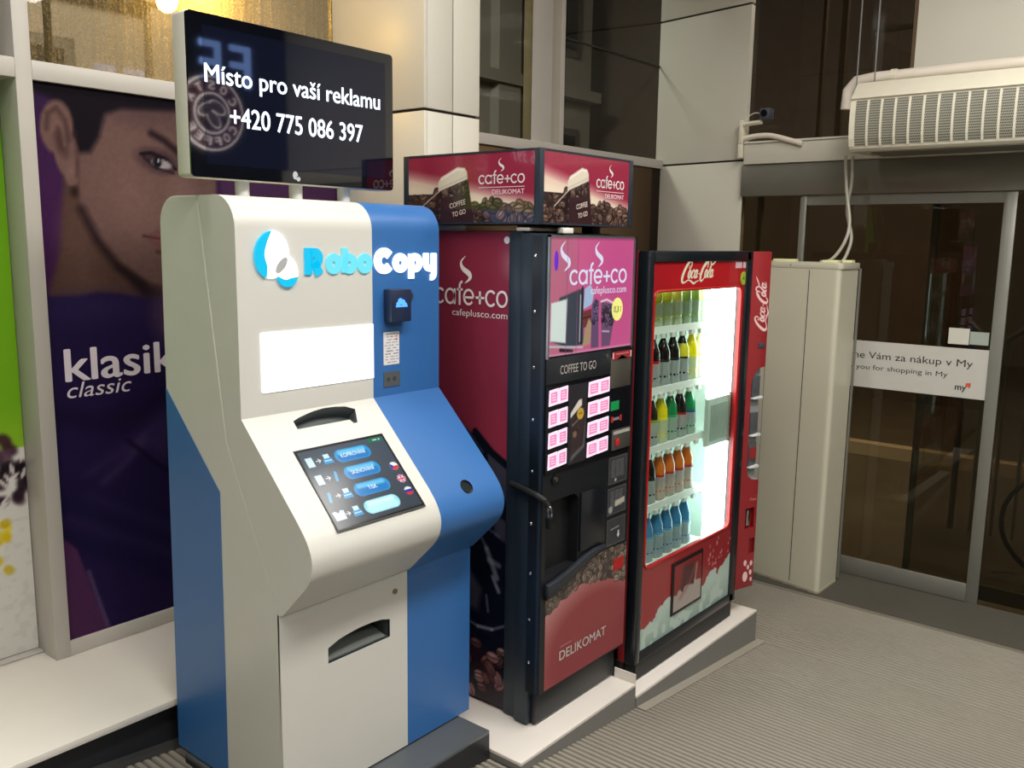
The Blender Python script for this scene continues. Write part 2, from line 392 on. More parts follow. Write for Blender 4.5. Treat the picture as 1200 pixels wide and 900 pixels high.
fr('bottom_rail', 1.337, 2.61, 3.14, 3.20, 0.45, 0.502, win1)
fr('bottom_rail', -3, 1.285, 3.245, 3.285, 0.45, 0.458, win1)
o = box('pane', 1.337, 2.61, 3.172, 3.178, 2.512, 4.1, glassmat('rain streaked glass', (190, 185, 175), 1.5, 0.02, haze=0.1, hazecol=(205, 190, 150), streak=0.40), win1)
o = box('pane', -3, 1.285, 3.26, 3.266, 2.512, 4.1, win_glass, win1)
box('backing', 1.337, 2.61, 3.158, 3.20, 0.502, 2.45, dark_gap, win1)
box('backing', -3, 1.285, 3.282, 3.30, 0.45, 2.45, dark_gap, win1)
# window 2 between the two clad columns
win2 = link('window_2', None, None, (0, 3.14, 0.45)); struct(win2)
fr('transom', 2.94, 5.392, 3.14, 3.22, 2.447, 2.503, win2)
fr('bottom_rail', 2.94, 5.39, 3.14, 3.22, 0.45, 0.5, win2)
fr('mullion', 4.03, 4.253, 3.20, 3.26, 2.503, 4.1, win2)
fr('mullion_cap', 4.215, 4.255, 3.14, 3.26, 2.503, 4.1, win2)
box('pane', 2.94, 4.03, 3.20, 3.206, 2.503, 4.1, win_glass, win2)
box('pane', 4.255, 5.44, 3.20, 3.206, 2.503, 4.1, win_glass, win2)
box('joint', 4.255, 5.44, 3.19, 3.20, 3.105, 3.115, dark_gap, win2)
box('backing', 2.94, 5.4, 3.158, 3.20, 0.5, 2.447, dark_gap, win2)
# columns with cladding panels (each panel a part)
def column(name, foot, joints, levels, top):
    """foot: list of footprint corners (ccw seen from above, open at wall); panels on each side"""
    c = link(name, None, None, (foot[0][0], foot[0][1], 0)); struct(c)
    return c
col1 = link('trim_3', None, None, (2.775, 2.88, 0)); struct(col1)
box('core', 2.622, 2.93, 2.63, 3.2, 0, 4.1, dark_gap, col1)
for z0, z1 in ((0.0, 0.75), (0.762, 1.612), (1.624, 2.462), (2.474, 3.385), (3.397, 4.1)):
    box('panel', 2.61, 2.628, 2.617, 3.2, z0, z1, cream, col1, 0.0015)
    box('panel', 2.6285, 2.7725, 2.617, 2.635, z0, z1, cream, col1, 0.0015)
    box('panel', 2.7795, 2.94, 2.617, 2.635, z0, z1, cream, col1, 0.0015)
    box('panel', 2.922, 2.94, 2.6355, 3.2, z0, z1, cream, col1, 0.0015)
col2 = link('trim_4', None, None, (5.35, 2.8, 0)); struct(col2)
A = Vector((5.389, 3.20, 0)); B = Vector((5.281, 2.51, 0)); dr = (B-A).normalized(); nr = Vector((dr.y, -dr.x, 0))
if nr.x > 0: nr = -nr
g = G().prism([A-nr*0.012, B-nr*0.012-dr*0.01, Vector((5.33, 2.525, 0)), A+Vector((0.1, 0, 0))], (0, 0, 4.1)); g.build('core', dark_gap, col2)
for z0, z1 in ((0.0, 0.75), (0.762, 1.612), (1.624, 2.462), (2.474, 3.385), (3.397, 4.1)):
    p = [A, B, B-nr*0.02, A-nr*0.02]; G().prism([q+Z_*z0 for q in p], (0, 0, z1-z0)).build('panel', cream, col2, 0.0015)
    q0 = B+Vector((0.003, 0, 0))
    G().prism([B+Vector((0.021, 0.0, z0)), B+Vector((0.021, 0.018, z0)), B+Vector((0.05, 0.018, z0)), B+Vector((0.05, 0, z0))], (0, 0, z1-z0)).build('panel', cream, col2, 0.0015)

# ------------------------------------------------------------------ door wall
dw = link('wall_right', None, None, (5.3, 0.5, 2.5)); struct(dw)
box('upper_wall', 5.31, 5.42, -4, 1.555, 2.56, 4.1, cream, dw)
box('beam', 5.235, 5.42, -4, 2.49, 2.437, 2.567, cream, dw, 0.003)
box('beam_cap', 5.225, 5.42, -4, 2.49, 2.560, 2.571, cream, dw)
struct(box('trim_5', 5.25, 5.42, -4, 2.508, 2.247, 2.435, steel, bevel=0.003))
win3 = link('window_3', None, None, (5.33, 2.0, 2.57)); struct(win3)
box('pane', 5.335, 5.341, 1.56, 2.51, 2.571, 4.1, win_glass, win3)
brown_fr = mat('brown bronze frame', (92, 72, 52), 0.4, 0.2)
box('frame', 5.31, 5.36, 1.556, 1.575, 2.571, 4.1, brown_fr, win3)
for y0, y1 in ((2.05, 2.085), (2.18, 2.20)): box('glazing_bar', 5.62, 5.66, y0, y1, 2.5, 4.1, brown_fr, win3)
box('glazing_bar', 5.62, 5.66, 1.88, 1.90, 2.5, 3.22, brown_fr, win3)
box('glazing_bar', 5.62, 5.66, 1.3, 1.88, 3.20, 3.225, brown_fr, win3)
sgrey = mat('satin aluminium', (134, 133, 126), 0.36, 0.4, vary=0.06)
d1 = link('door_1', None, None, (5.3, 1.5, 0)); struct(d1)
box('stile', 5.27, 5.30, 0.978, 1.04, 0.0, 2.244, sgrey, d1, 0.002)
box('stile', 5.27, 5.30, 2.09, 2.128, 0.0, 2.244, sgrey, d1, 0.002)
box('top_rail', 5.275, 5.30, 1.04, 2.09, 2.188, 2.244, sgrey, d1)
box('bottom_rail', 5.27, 5.30, 1.04, 2.09, 0.004, 0.105, sgrey, d1, 0.002)
box('pane', 5.282, 5.288, 1.04, 2.09, 0.105, 2.188, door_glass, d1)
d2 = link('door_2', None, None, (5.36, 1.2, 0)); struct(d2)
box('stile', 5.35, 5.375, 1.372, 1.405, 0.0, 2.24, sgrey, d2)
box('bottom_rail', 5.35, 5.375, 0.2, 1.372, 0.004, 0.09, sgrey, d2)
box('stile', 5.35, 5.375, 0.2, 0.24, 0.0, 2.24, sgrey, d2)
box('pane', 5.36, 5.366, 0.24, 1.372, 0.09, 2.24, glassmat('clear door glass', (215, 212, 205), 1.3, 0.0), d2)
d3 = link('door_3', None, None, (5.3, 0, 0)); struct(d3)
box('stile', 5.27, 5.30, -0.55, -0.49, 0, 2.244, sgrey, d3)
box('pane', 5.282, 5.288, -0.49, 0.978, 0.0, 2.244, door_glass, d3)
box('pane', 5.282, 5.288, 2.128, 2.505, 0.0, 2.244, door_glass, d3)
box('stile', 5.30, 5.33, 2.38, 2.41, 0, 2.244, sgrey, d3)
struct(box('wall_back', 5.27, 5.42, -4, -0.55, 0, 2.247, cream))
# rest of the room out of view: ceiling, far walls (dark shop glazing)
struct(box('ceiling', -3, 5.42, -4, 3.3, 4.1, 4.2, mat('ceiling', (225, 222, 214), 0.6)))
struct(box('wall_front', -3, 5.3, -4.1, -4.0, 0, 4.1, mat('grey rear wall', (62, 62, 64), 0.4)))
struct(box('wall_side', -3.1, -3.0, -4, 3.3, 0, 4.1, mat('pale side wall', (170, 172, 160), 0.5)))

# ------------------------------------------------------------------ outside at night
out_ground = struct(box('ground', 5.42, 16, -8, 12, -0.3, -0.1, mat('brown night pavement', (84, 74, 60), 0.7, vary=0.3, scale=3)))
out_ground2 = box('ground_behind', -6, 5.42, 3.5, 12, -0.3, 0.1, mat('brown night pavement', (96, 76, 56), 0.7)); out_ground2.name = 'ground_2'; struct(out_ground2)
struct(box('trim_7', 8.95, 9.1, -8, 9, -0.1, 0.02, mat('pale kerb stone', (176, 156, 128), 0.7)))
bm_ = mat('dark brick facade', (74, 58, 46), 0.8, vary=0.25, scale=5)
bld = tag(box('building', 12.5, 13.2, -8, 12, -0.1, 8, bm_), 'dark brick building across the street seen through the glass doors', 'building')
bl = root('office_building', (3, 8, 0.1), 'dim grey office facade seen through the upper windows above the posters', 'building')
fac = mat('grey night facade', (118, 112, 102), 0.8, vary=0.08, scale=2)
box('wall', -4, 11.5, 8.0, 8.5, 0.1, 9, fac, bl)
for x0 in (-3, -0.6, 1.8, 4.4, 6.9, 9.2):
    box('pilaster', x0, x0+0.45, 7.85, 8.0, 0.1, 9, fac, bl)
    for zz in (1.2, 4.6):
        f_ = box('window', x0+0.85, x0+1.95, 7.95, 8.0, zz, zz+2.4, mat('night window frame', (70, 66, 60), 0.6), bl)
        box('glass', x0+0.95, x0+1.38, 7.94, 7.952, zz+0.1, zz+2.3, mat('unlit glass', (22, 22, 22), 0.1), f_)
        box('glass', x0+1.43, x0+1.85, 7.94, 7.952, zz+0.1, zz+2.3, mat('unlit glass', (22, 22, 22), 0.1), f_)
box('cornice', -4, 11.5, 7.8, 8.0, 4.0, 4.15, fac, bl)
# warm wall lamp right behind the streaked pane
lmp = root('street_lamp', (2.045, 3.52, 2.91), 'glaring yellow street lamp behind the wet pane above the advertising screen', 'lamp')
G().tube([(2.045, 3.52, 2.97), (2.045, 3.52, 3.2), (2.045, 3.9, 3.35), (2.045, 4.6, 3.35), (2.045, 4.6, 0.1)], 0.02).build('bracket', black_m, lmp)
G().lathe([(0.02, 0.09), (0.05, 0.06), (0.055, 0.0), (0.03, -0.01)], (2.045, 3.52, 2.915)).build('shade', black_m, lmp)
G().lathe([(0.035, 0.03), (0.045, 0.0), (0.035, -0.035), (0.015, -0.05)], (2.045, 3.52, 2.90)).build('bulb', mat('sodium bulb', (255, 215, 120), 0.5, emit=90), lmp, smooth=True)
pl_ = bpy.data.lights.new('street_lamp_light', 'POINT'); pl_.energy = 55; pl_.color = (1, 0.66, 0.14); pl_.shadow_soft_size = 0.05
po = bpy.data.objects.new('street_lamp_light', pl_); COL.objects.link(po); po.location = (1.98, 3.27, 2.86)
area_light('street_light', (3.5, 5.2, 5.5), (4.5, 8, 3), 2.5, 0.5, 900, (1, 0.97, 0.9))
area_light('street_light', (8.2, 1.0, 5.5), (9.0, 1.2, 0), 1.5, 1.5, 380, (1, 0.80, 0.58))
for i, (x, z) in enumerate(((6.98, 4.05), (7.16, 4.03))):
    tag(G().lathe([(0.01, -0.035), (0.03, -0.01), (0.03, 0.02), (0.008, 0.045)], (x, 7.6, z)).build('wall_lamp', mat('far lamp', (255, 225, 150), 0.5, emit=14), smooth=True),
        ('left' if i == 0 else 'right')+' one of two tiny warm lamps on the facade behind the upper window', 'lamp')
# stair railing across the pavement
rl = root('stair_railing', (7.0, 1.4, -0.1), 'steel stair railing with balusters on the pavement outside the sliding door', 'railing')
G().tube([(7.0, 1.53, 1.12), (7.0, 0.4, 2.0)], 0.022).build('handrail', steel, rl)
G().tube([(7.0, 1.53, -0.1), (7.0, 1.53, 1.12)], 0.022).build('post', steel, rl)
for k in range(7):
    y = 1.40-k*0.14; G().tube([(7.0, y, -0.1), (7.0, y, 1.12+(1.53-y)*0.78)], 0.013, 6).build('baluster', mat('pale galvanised steel', (170, 168, 158), .4, .2), rl)
bk = root('bicycle', (6.25, 0.75, -0.1), 'dark bicycle parked outside at the right edge behind the glass', 'bicycle')
for yc in (0.75, -0.3):
    t = [(6.3, yc+0.33*math.cos(2*PI*k/24), 0.235+0.33*math.sin(2*PI*k/24)) for k in range(25)]
    wh = G().tube(t, 0.016, 6, caps=False).build('wheel', rubber, bk)
    for k in range(12): 
        a = 2*PI*k/12; G().tube([(6.3, yc, 0.235), (6.3, yc+0.31*math.cos(a), 0.235+0.31*math.sin(a))], 0.0015, 3).build('spoke', chrome, wh, fix=False)
G().tube([(6.3, 0.75, .235), (6.3, 0.55, .75), (6.3, 0.05, .78), (6.3, 0.22, .22), (6.3, 0.55, .70)], 0.015, 6).build('frame', black_m, bk)
G().tube([(6.3, -0.3, .235), (6.3, 0.05, .78), (6.3, 0.02, .9)], 0.012, 6).build('seat_post', black_m, bk)
G().tube([(6.3, -0.3, .235), (6.3, 0.22, .22)], 0.012, 6).build('chain_stay', black_m, bk)
G().box(6.24, 6.36, -.1, .15, .9, .94).build('saddle', rubber, bk, 0.015)
G().tube([(6.05, 0.58, .95), (6.3, 0.6, .9), (6.55, 0.58, .95)], 0.012, 6).build('handlebar', black_m, bk)
G().tube([(6.3, 0.55, .74), (6.3, 0.6, .9)], 0.012, 6).build('stem', black_m, bk)
# ------------------------------------------------------------------ plinths
grey_face = mat('grey laminate edge', (118, 117, 113), 0.5)
white_top = mat('white laminate top', (222, 215, 208), 0.4, vary=0.03)
def plinth(name, x0, x1, y0, y1, zt, label, topm, sidem, lip=False):
    r = root(name, ((x0+x1)/2, (y0+y1)/2, zfloor(x1)), label, 'plinth')
    n = 6; xs = [x0+(x1-x0)*k/n for k in range(n+1)]
    g = G().prism([(x, y0, zfloor(x)) for x in xs]+[(x1, y0, zt-0.012), (x0, y0, zt-0.012)], (0, y1-y0, 0)); g.build('base', sidem, r)
    box('top_board', x0, x1, y0, y1, zt-0.012, zt, topm, r, 0.001)
    if lip: box('edge_lip', x1-0.006, x1, y0, y0+0.098, zt, zt+0.040, topm, r)
    return r
plinth('machine_plinth', 2.161, 2.887, 1.713, 2.56, 0.221, 'white-topped grey plinth under the maroon coffee machine, nearer the copy kiosk', white_top, grey_face, True)
cp = plinth('machine_plinth', 2.895, 4.02, 1.713, 2.56, 0.166, 'white-topped wedge plinth under the red bottle machine', white_top, grey_face)
pk = mat('dark grey laminate', (84, 88, 92), 0.35); pk2 = mat('black laminate', (32, 34, 38), 0.4)
plinth('machine_plinth', 1.40, 2.153, 1.847, 2.5, 0.294, 'dark grey plinth under the white and blue copy kiosk', pk, pk2)

# ------------------------------------------------------------------ copy kiosk
KW = mat('kiosk white powder coat', (206, 205, 199), 0.34, vary=0.012, bump=0.12, bscale=900)
KB = mat('kiosk blue powder coat', (50, 104, 168), 0.36, vary=0.02, bump=0.12, bscale=900)
seam_m = mat('dark seam', (60, 60, 56), 0.7)
ks = root('copy_kiosk', (1.8, 2.3, 0.294), 'tall white and blue self-service copy kiosk with lit logo and sloping touch desk', 'kiosk')
def arc(cy, cz, r, a0, a1, n=8): return [(cy+r*math.cos(math.radians(a0+(a1-a0)*k/n)), cz+r*math.sin(math.radians(a0+(a1-a0)*k/n))) for k in range(n+1)]
XL, XM, XR = 1.41, 1.90, 2.20; ZB = 0.302
# front cover profile (y,z): from the seam top forward and down
fc = [(2.313, 2.067)]+arc(2.226, 1.977, 0.09, 90, 180, 8)+[(2.136, 1.448)]
# desk down to the nose (rounded)
nose = smooth_pts([(1.888, 1.197), (1.852, 1.152), (1.834, 1.105), (1.842, 1.055), (1.868, 1.018)], [1]*5, 5)[0]
fc += [(float(a), float(b)) for a, b in nose]+[(1.972, 0.914), (1.981, 0.914), (2.209, 1.368)]
hs = [(2.553, ZB)]+[(2.520, 1.98)]+arc(2.44, 1.987, 0.08, 5, 90, 6)+[(2.3165, 2.067), (2.2125, 1.368), (1.9845, 0.914), (1.9945, ZB)]
def yz(prof, x): return [(x, y, z) for y, z in prof]
DP = Vector((0, 2.136, 1.448)); DD = Vector((0, -0.703, -0.711)); DN = Vector((0, -0.711, 0.703))  # desk plane: down-slope, outward normal
def D(x, s, h=0.0): return Vector((x, DP.y, DP.z))+DD*s+DN*h
hw = G().prism(yz(hs, XL), (XM-XL, 0, 0)).build('housing', KW, ks, 0.002, segs=1)
hb = G().prism(yz(hs, XM), (XR-XM, 0, 0)).build('housing', KB, ks, 0.002, segs=1)
cw = G().prism(yz(fc, XL), (XM-XL, 0, 0)).build('front_cover', KW, ks)
cb = G().prism(yz(fc, XM), (XR-XM, 0, 0)).build('front_cover', KB, ks)
# desk slot (arched pocket), button hole
slot = [(1.567, 0.078), (1.785, 0.078), (1.805, 0.029), (1.775, 0.014), (1.735, 0.008), (1.694, 0.007), (1.655, 0.011), (1.622, 0.018), (1.59, 0.026), (1.568, 0.034)]
inner = mat('kiosk recess', (78, 86, 88), 0.5)
cut(cw, [G().prism([D(x, s, 0.01) for x, s in slot], -DN*0.06)], inner)
hp = [(2.052+0.025*math.cos(a), 0.384+0.025*math.sin(a)) for a in [2*PI*k/20 for k in range(20)]]
steel_d = mat('button steel', (120, 120, 118), 0.25, 1.0)
cut(cb, [G().prism([D(x, s, 0.01) for x, s in hp], -DN*0.02)], steel_d)
for c_ in (cw, cb): c_.data.polygons.foreach_set('use_smooth', [True]*len(c_.data.polygons)); c_.data.set_sharp_from_angle(angle=math.radians(30))
G().prism([D(x, s, -0.0085) for x, s in [(2.052+(x-2.052)*.8, 0.381+(s-0.381)*.8) for x, s in hp]], DN*0.004).build('push_button', mat('push button', (70, 78, 84), 0.2, 0.9), ks)
# paper tray in desk slot
G().prism([D(1.572, 0.077, -0.022), D(1.782, 0.077, -0.022), D(1.79, 0.047, -0.040), D(1.58, 0.047, -0.040)], DN*0.012).build('slot_tray', white_pl, ks)
# lower door with arched slot
ld = G().box(XL, XM, 1.985, 1.9935, ZB, 0.912).build('lower_door', KW, ks)
ld2 = G().box(XM+0.0005, XR, 1.985, 1.9935, ZB, 0.912).build('lower_door', KB, ks)
sl = [(1.578, .708), (1.824, .708), (1.824, .766), (1.79, .776), (1.75, .780), (1.70, .780), (1.66, .776), (1.62, .770), (1.578, .756)]
cutg = G().prism([(x, 1.975, z) for x, z in sl], (0, 0.13, 0))
cut(ld, [cutg], inner); cut(hw, [cutg], inner)
G().prism([(1.585, 2.0, .7085), (1.815, 1.998, .709), (1.815, 2.09, .735), (1.585, 2.09, .735)], (0, 0, 0.002)).build('slot_tray', mat('grey tray', (112, 116, 112), .5), ks)
G().tube([(1.846, 1.985, .852), (1.846, 1.981, .852)], 0.009, 14).build('lock', mat('lock face', (140, 128, 96), 0.3, 0.8), ks)
# blue side sheet on the left flank
G().prism([(XL, 2.5535, ZB), (XL, 2.268, ZB), (XL, 2.255, 1.216), (XL, 2.528, 1.494)], (-0.0015, 0, 0)).build('side_sheet', KB, ks)
# lit panel
g = G(); x0, x1, z0, z1, r = 1.48, 1.900, 1.514, 1.686, 0.006
pts = []
for cx, cz, a0 in ((x0+r, z0+r, 180), (x1-.001, z0, 270), (x1-.001, z1, 0), (x0+r, z1-r, 90)):
    if cx > 1.7: pts.append((cx, 2.136, cz)); continue
    for k in range(4): a = math.radians(a0+30*k); pts.append((cx+r*math.cos(a), 2.136, cz+r*math.sin(a)))
if True:
    g.prism(pts, (0, -0.004, 0)); g.build('light_panel', mat('backlit white acrylic', (255, 255, 255), 0.3, emit=1.8, ecol=(250, 252, 255)), ks)
# logo
em_w = mat('lit white acrylic', (255, 255, 255), 0.3, emit=2.4, ecol=(245, 250, 255)); em_c = mat('lit cyan acrylic', (20, 190, 235), 0.3, emit=.85, ecol=(10, 196, 240)); em_c2 = mat('lit pale cyan acrylic', (120, 220, 245), 0.3, emit=1.0, ecol=(110, 222, 245))
lens_m = mat('grey lens', (176, 176, 178), 0.4)
def disc(cx, cz, rx, rz, n=36, ang=0.0):
    o = []
    for k in range(n):
        a = 2*PI*k/n; x, z = rx*math.cos(a), rz*math.sin(a); o.append((cx+x*math.cos(ang)-z*math.sin(ang), 2.136, cz+x*math.sin(ang)+z*math.cos(ang)))
    return o
BG, SM = (1.524, 1.904, 0.056, 0.066, -0.15), (1.573, 1.857, 0.036, 0.044, 0.2)
G().prism(disc(BG[0], BG[1], BG[2], BG[3], ang=BG[4]), (0, -0.007, 0)).build('logo_disc', em_w, ks)
G().prism(disc(SM[0], SM[1], SM[2], SM[3], ang=SM[4]), (0, -0.0075, 0)).build('logo_disc', em_w, ks)
G().prism(disc(1.5535, 1.8745, 0.0125, 0.028, ang=-0.72), (0, -0.0085, 0)).build('logo_lens', lens_m, ks)
big = disc(BG[0], BG[1], BG[2]+.001, BG[3]+.001, 60, BG[4])
L_ = [p for p in big if True]
outer = [big[k] for k in range(17, 44)]
innerc = smooth_pts([(outer[-1][0], outer[-1][2]), (1.505, 1.872), (1.497, 1.905), (1.507, 1.94), (outer[0][0], outer[0][2])], [1]*5, 5)[0]
G().prism(outer+[(float(a), 2.136, float(b)) for a, b in innerc[1:-1]], (0, -0.009, 0)).build('logo_crescent', em_c, ks)
sml = disc(SM[0], SM[1], SM[2]+.001, SM[3]+.001, 60, SM[4]); outer = [sml[k] for k in range(31, 56)]
innerc = smooth_pts([(outer[-1][0], outer[-1][2]), (1.585, 1.838), (1.565, 1.834), (outer[0][0], outer[0][2])], [1]*4, 5)[0]
G().prism(outer+[(float(a), 2.136, float(b)) for a, b in innerc[1:-1]], (0, -0.009, 0)).build('logo_crescent', em_c, ks)
def stroke_word(strokes, P, R, U, w_, m, par, base=0.0, name='lettering', ext=0.004):
    pass
# fat round letters, each a part: Robo in cyan, Copy in white
def fat(s, x, zb, w_, cap, m, e=0.006):
    cu = text(s, (x, 2.136, zb), X_, Z_, w_, cap, m, ks, name='letter', ext=0.0, off=0.045)
    me = cu.data; bm = bmesh.new(); bm.from_mesh(me); bmesh.ops.remove_doubles(bm, verts=bm.verts, dist=1e-5)
    ret = bmesh.ops.extrude_face_region(bm, geom=bm.faces[:]); vv = [v for v in ret['geom'] if isinstance(v, bmesh.types.BMVert)]
    bmesh.ops.translate(bm, verts=vv, vec=(0, -e, 0)); bmesh.ops.recalc_face_normals(bm, faces=bm.faces); bm.to_mesh(me); bm.free()
def heavy(P0x, zb, strokes, m):
    g = G()
    for pts, wd in strokes: solid_ribbon(g, pts, wd, (P0x, 2.136, zb), X_, Z_, .006)
    return g.build('letter', m, ks, fix=False)
em_p = mat('lit pale cyan letters', (110, 220, 240), .3, emit=.9, ecol=(110, 222, 240))
ZL = 1.846
def ring(r=.0195, rx=.0185, cy=.031): return (arcp(.029, cy, rx, 0, 360, 24, r), .023)
heavy(1.638, ZL, [([(.0125, 0), (.0125, .078)], .025), ([(.02, .064), (.036, .064)]+arcp(.036, .048, .016, 90, -90, 10, .016)+[(.02, .032)], .027), ([(.034, .036), (.054, 0)], .026)], em_c)
heavy(1.716, ZL, [ring()], em_p)
heavy(1.776, ZL, [([(.0115, .004), (.0115, .078)], .023), ring()], em_p)
heavy(1.838, ZL, [ring()], em_p)
heavy(1.906, ZL, [(arcp(.042, .038, .028, 38, 322, 26, .027), .028)], em_w)
heavy(1.989, ZL, [ring(.0195, .021)], em_w)
heavy(2.055, ZL, [([(.0115, -.020), (.0115, .060)], .023), ring(.0195, .0205)], em_w)
heavy(2.123, ZL, [([(.012, .062), (.012, .026)]+arcp(.030, .026, .018, 180, 360, 10, .014)+[(.048, .062)], .022), ([(.050, .06), (.050, -.004)]+arcp(.036, -.004, .014, 0, -100, 6), .021)], em_w)
# card box, lock, stickers on blue front
cbx = G().box(1.946, 2.034, 2.098, 2.136, 1.690, 1.795).build('card_reader', mat('navy reader housing', (32, 44, 72), 0.35), ks, 0.004)
G().box(1.950, 2.030, 2.108, 2.136, 1.6895, 1.6905).build('reader_foot', black_m, cbx)
for (x, z, r_) in ((1.974, 1.748, .009), (1.984, 1.756, .013), (1.996, 1.753, .011), (2.006, 1.746, .007)):
    G().tube([(x, 2.098, z), (x, 2.0965, z)], r_*.8, 12).build('cloud_light', mat('blue lit cloud', (70, 130, 255), 0.4, emit=3.0, ecol=(60, 120, 255)), cbx)
box('cloud_light', 1.965, 2.014, 2.0965, 2.098, 1.738, 1.744, mat('blue lit cloud', (70, 130, 255)), cbx)
lk = G().tube([(2.060, 2.136, 1.768), (2.060, 2.131, 1.768)], 0.015, 18).build('lock', mat('key lock metal', (118, 124, 130), 0.35, 0.9), ks)
box('keyhole', 2.058, 2.062, 2.1295, 2.1315, 1.756, 1.780, black_m, lk)
def sticker_paint(X, Y):
    C = flat(X, (226, 222, 220)); rd = random.Random(5)
    for k in range(11):
        y = 0.10-k*0.0092
        for j in range(4):
            a = 0.006+rd.random()*0.012+j*.013
            C = over(C, (70, 80, 120), strk(X, Y, [(a, y), (a+0.009, y)], 0.003 if k in (0, 6, 7) else 0.002, .0008), .8)
    C = over(C, (220, 150, 90), ell(X, Y, .058, .092, .004, .004)); C = over(C, (210, 90, 80), ell(X, Y, .058, .082, .004, .004))
    return C
paint('price_sticker', (1.944, 2.1352, 1.549), X_, Z_, 0.069, 0.107, 0.0014, sticker_paint, vmat('printed paper', 0.5), ks)
pm = box('metal_plate', 1.944, 2.014, 2.1335, 2.136, 1.477, 1.526, mat('grey metal plate', (112, 118, 124), 0.4, 0.6), ks)
for x in (1.963, 1.990): G().tube([(x, 2.1335, 1.502), (x, 2.1325, 1.502)], 0.008, 10).build('socket', seam_m, pm)

# touch screen on the desk
def scr_paint(X, Y):   # X right 0..0.33, Y up 0..0.266
    C = flat(X, (62, 72, 84)); C = C*(0.9+0.25*(Y/0.266))[..., None]
    b = 0.004; C = over(C, (10, 12, 14), 1-poly(X, Y, [(b, b), (.33-b, b), (.33-b, .266-b), (b, .266-b)], .001))
    for k in range(4):
        yc = 0.222-k*0.0605; a = (0.142, yc); e = (0.232, yc)
        C = over(C, (40, 150, 214) if k < 3 else (150, 226, 240), strk(X, Y, [a, e], 0.044, .001))
        C = over(C, (22, 122, 196) if k < 3 else (190, 240, 248), strk(X, Y, [(a[0], yc-.007), (e[0], yc-.007)], 0.026, .004))
        C = over(C, (120, 205, 240) if k < 3 else (228, 250, 252), strk(X, Y, [(a[0], yc+.011), (e[0], yc+.011)], 0.014, .004), .8)
    W = (206, 234, 240); Bc = (40, 150, 210)
    def page(cx, cy): return poly(X, Y, [(cx-.012, cy-.016), (cx+.012, cy-.016), (cx+.012, cy+.016), (cx-.012, cy+.016)], .001)
    def printer(C, cx, cy):
        C = over(C, W, poly(X, Y, [(cx-.010, cy), (cx+.010, cy), (cx+.010, cy+.017), (cx-.010, cy+.017)], .001))
        C = over(C, Bc, poly(X, Y, [(cx-.017, cy-.015), (cx+.017, cy-.015), (cx+.015, cy+.003), (cx-.015, cy+.003)], .001))
        return over(C, W, strk(X, Y, [(cx-.012, cy-.005), (cx+.012, cy-.005)], .003, .001))
    def stick(C, cx, cy): return over(C, (60, 160, 215), strk(X, Y, [(cx-.003, cy-.012), (cx+.003, cy+.012)], .010, .001))
    def arrow(C, cx, cy):
        C = over(C, (225, 230, 232), strk(X, Y, [(cx-.008, cy), (cx+.006, cy)], .003, .001)); return over(C, (225, 230, 232), strk(X, Y, [(cx, cy+.006), (cx+.007, cy), (cx, cy-.006)], .003, .001))
    ys = [0.222-k*0.0605 for k in range(4)]
    C = over(C, W, page(.030, ys[0])); C = over(C, W, page(.030, ys[1])); C = stick(C, .030, ys[2]); C = over(C, W, poly(X, Y, [(.012, ys[3]-.014), (.048, ys[3]-.014), (.050, ys[3]+.014), (.038, ys[3]+.016), (.030, ys[3]+.008), (.020, ys[3]+.016), (.010, ys[3]+.014)], .001))
    for y in ys: C = arrow(C, .060, y)
    C = printer(C, .092, ys[0]); C = stick(C, .088, ys[1]); C = printer(C, .092, ys[2]); C = printer(C, .092, ys[3])
    fx = .305
    for cy, kind in ((.150, 'cz'), (.103, 'uk'), (.058, 'ru')):
        ov = ell(X, Y, fx, cy, .016, .0145, 0, .1)
        if kind == 'cz':
            C = over(C, (232, 236, 240), ov); C = over(C, (214, 60, 70), ov*(Y < cy)); C = over(C, (50, 70, 160), ov*(((X-fx) < -.001) & (np.abs(Y-cy) < (fx-.001-X)*1.0)))
        elif kind == 'uk':
            C = over(C, (170, 110, 150), ov); C = over(C, (232, 220, 230), ov*((np.abs(np.abs(X-fx)-np.abs(Y-cy)) < .0022) | (np.abs(X-fx) < .004) | (np.abs(Y-cy) < .004))); C = over(C, (214, 60, 80), ov*((np.abs(X-fx) < .0022) | (np.abs(Y-cy) < .0022)))
        else:
            C = over(C, (50, 60, 150), ov); C = over(C, (232, 236, 240), ov*(Y > cy+.005)); C = over(C, (214, 50, 60), ov*(Y < cy-.005))
    C = over(C, (36, 110, 80), strk(X, Y, [(.270, .252), (.312, .252)], .016, .001)); C = over(C, (200, 230, 220), strk(X, Y, [(.284, .252), (.298, .252)], .004, .001)); C = over(C, (200, 230, 220), ell(X, Y, .308, .252, .003, .003))
    return C
so = G().prism([D(1.512, 0.1325, -0.001), D(1.850, 0.1325, -0.001), D(1.850, 0.4075, -0.001), D(1.512, 0.4075, -0.001)], DN*0.0015).build('screen_bezel', mat('screen bezel', (20, 20, 22), 0.4), ks)
sc = paint('touch_screen', D(1.516, 0.402, 0.0011), X_, -DD, 0.33, 0.266, 0.0011, scr_paint, vmat('touch screen', 0.15, emit=0.85, base=0.15), ks)
em_t = mat('screen white text', (215, 238, 246), 0.4, emit=1.0)
for s_, k, a, b in (('KOPÍROVÁNÍ', 0, .141, .092), ('SKENOVÁNÍ', 1, .144, .086), ('TISK', 2, .170, .034)):
    text(s_, D(1.516+a, 0.402-(0.222-k*0.0605)+.006, .0015), X_, -DD, b, .013, em_t, sc, name='button_text')
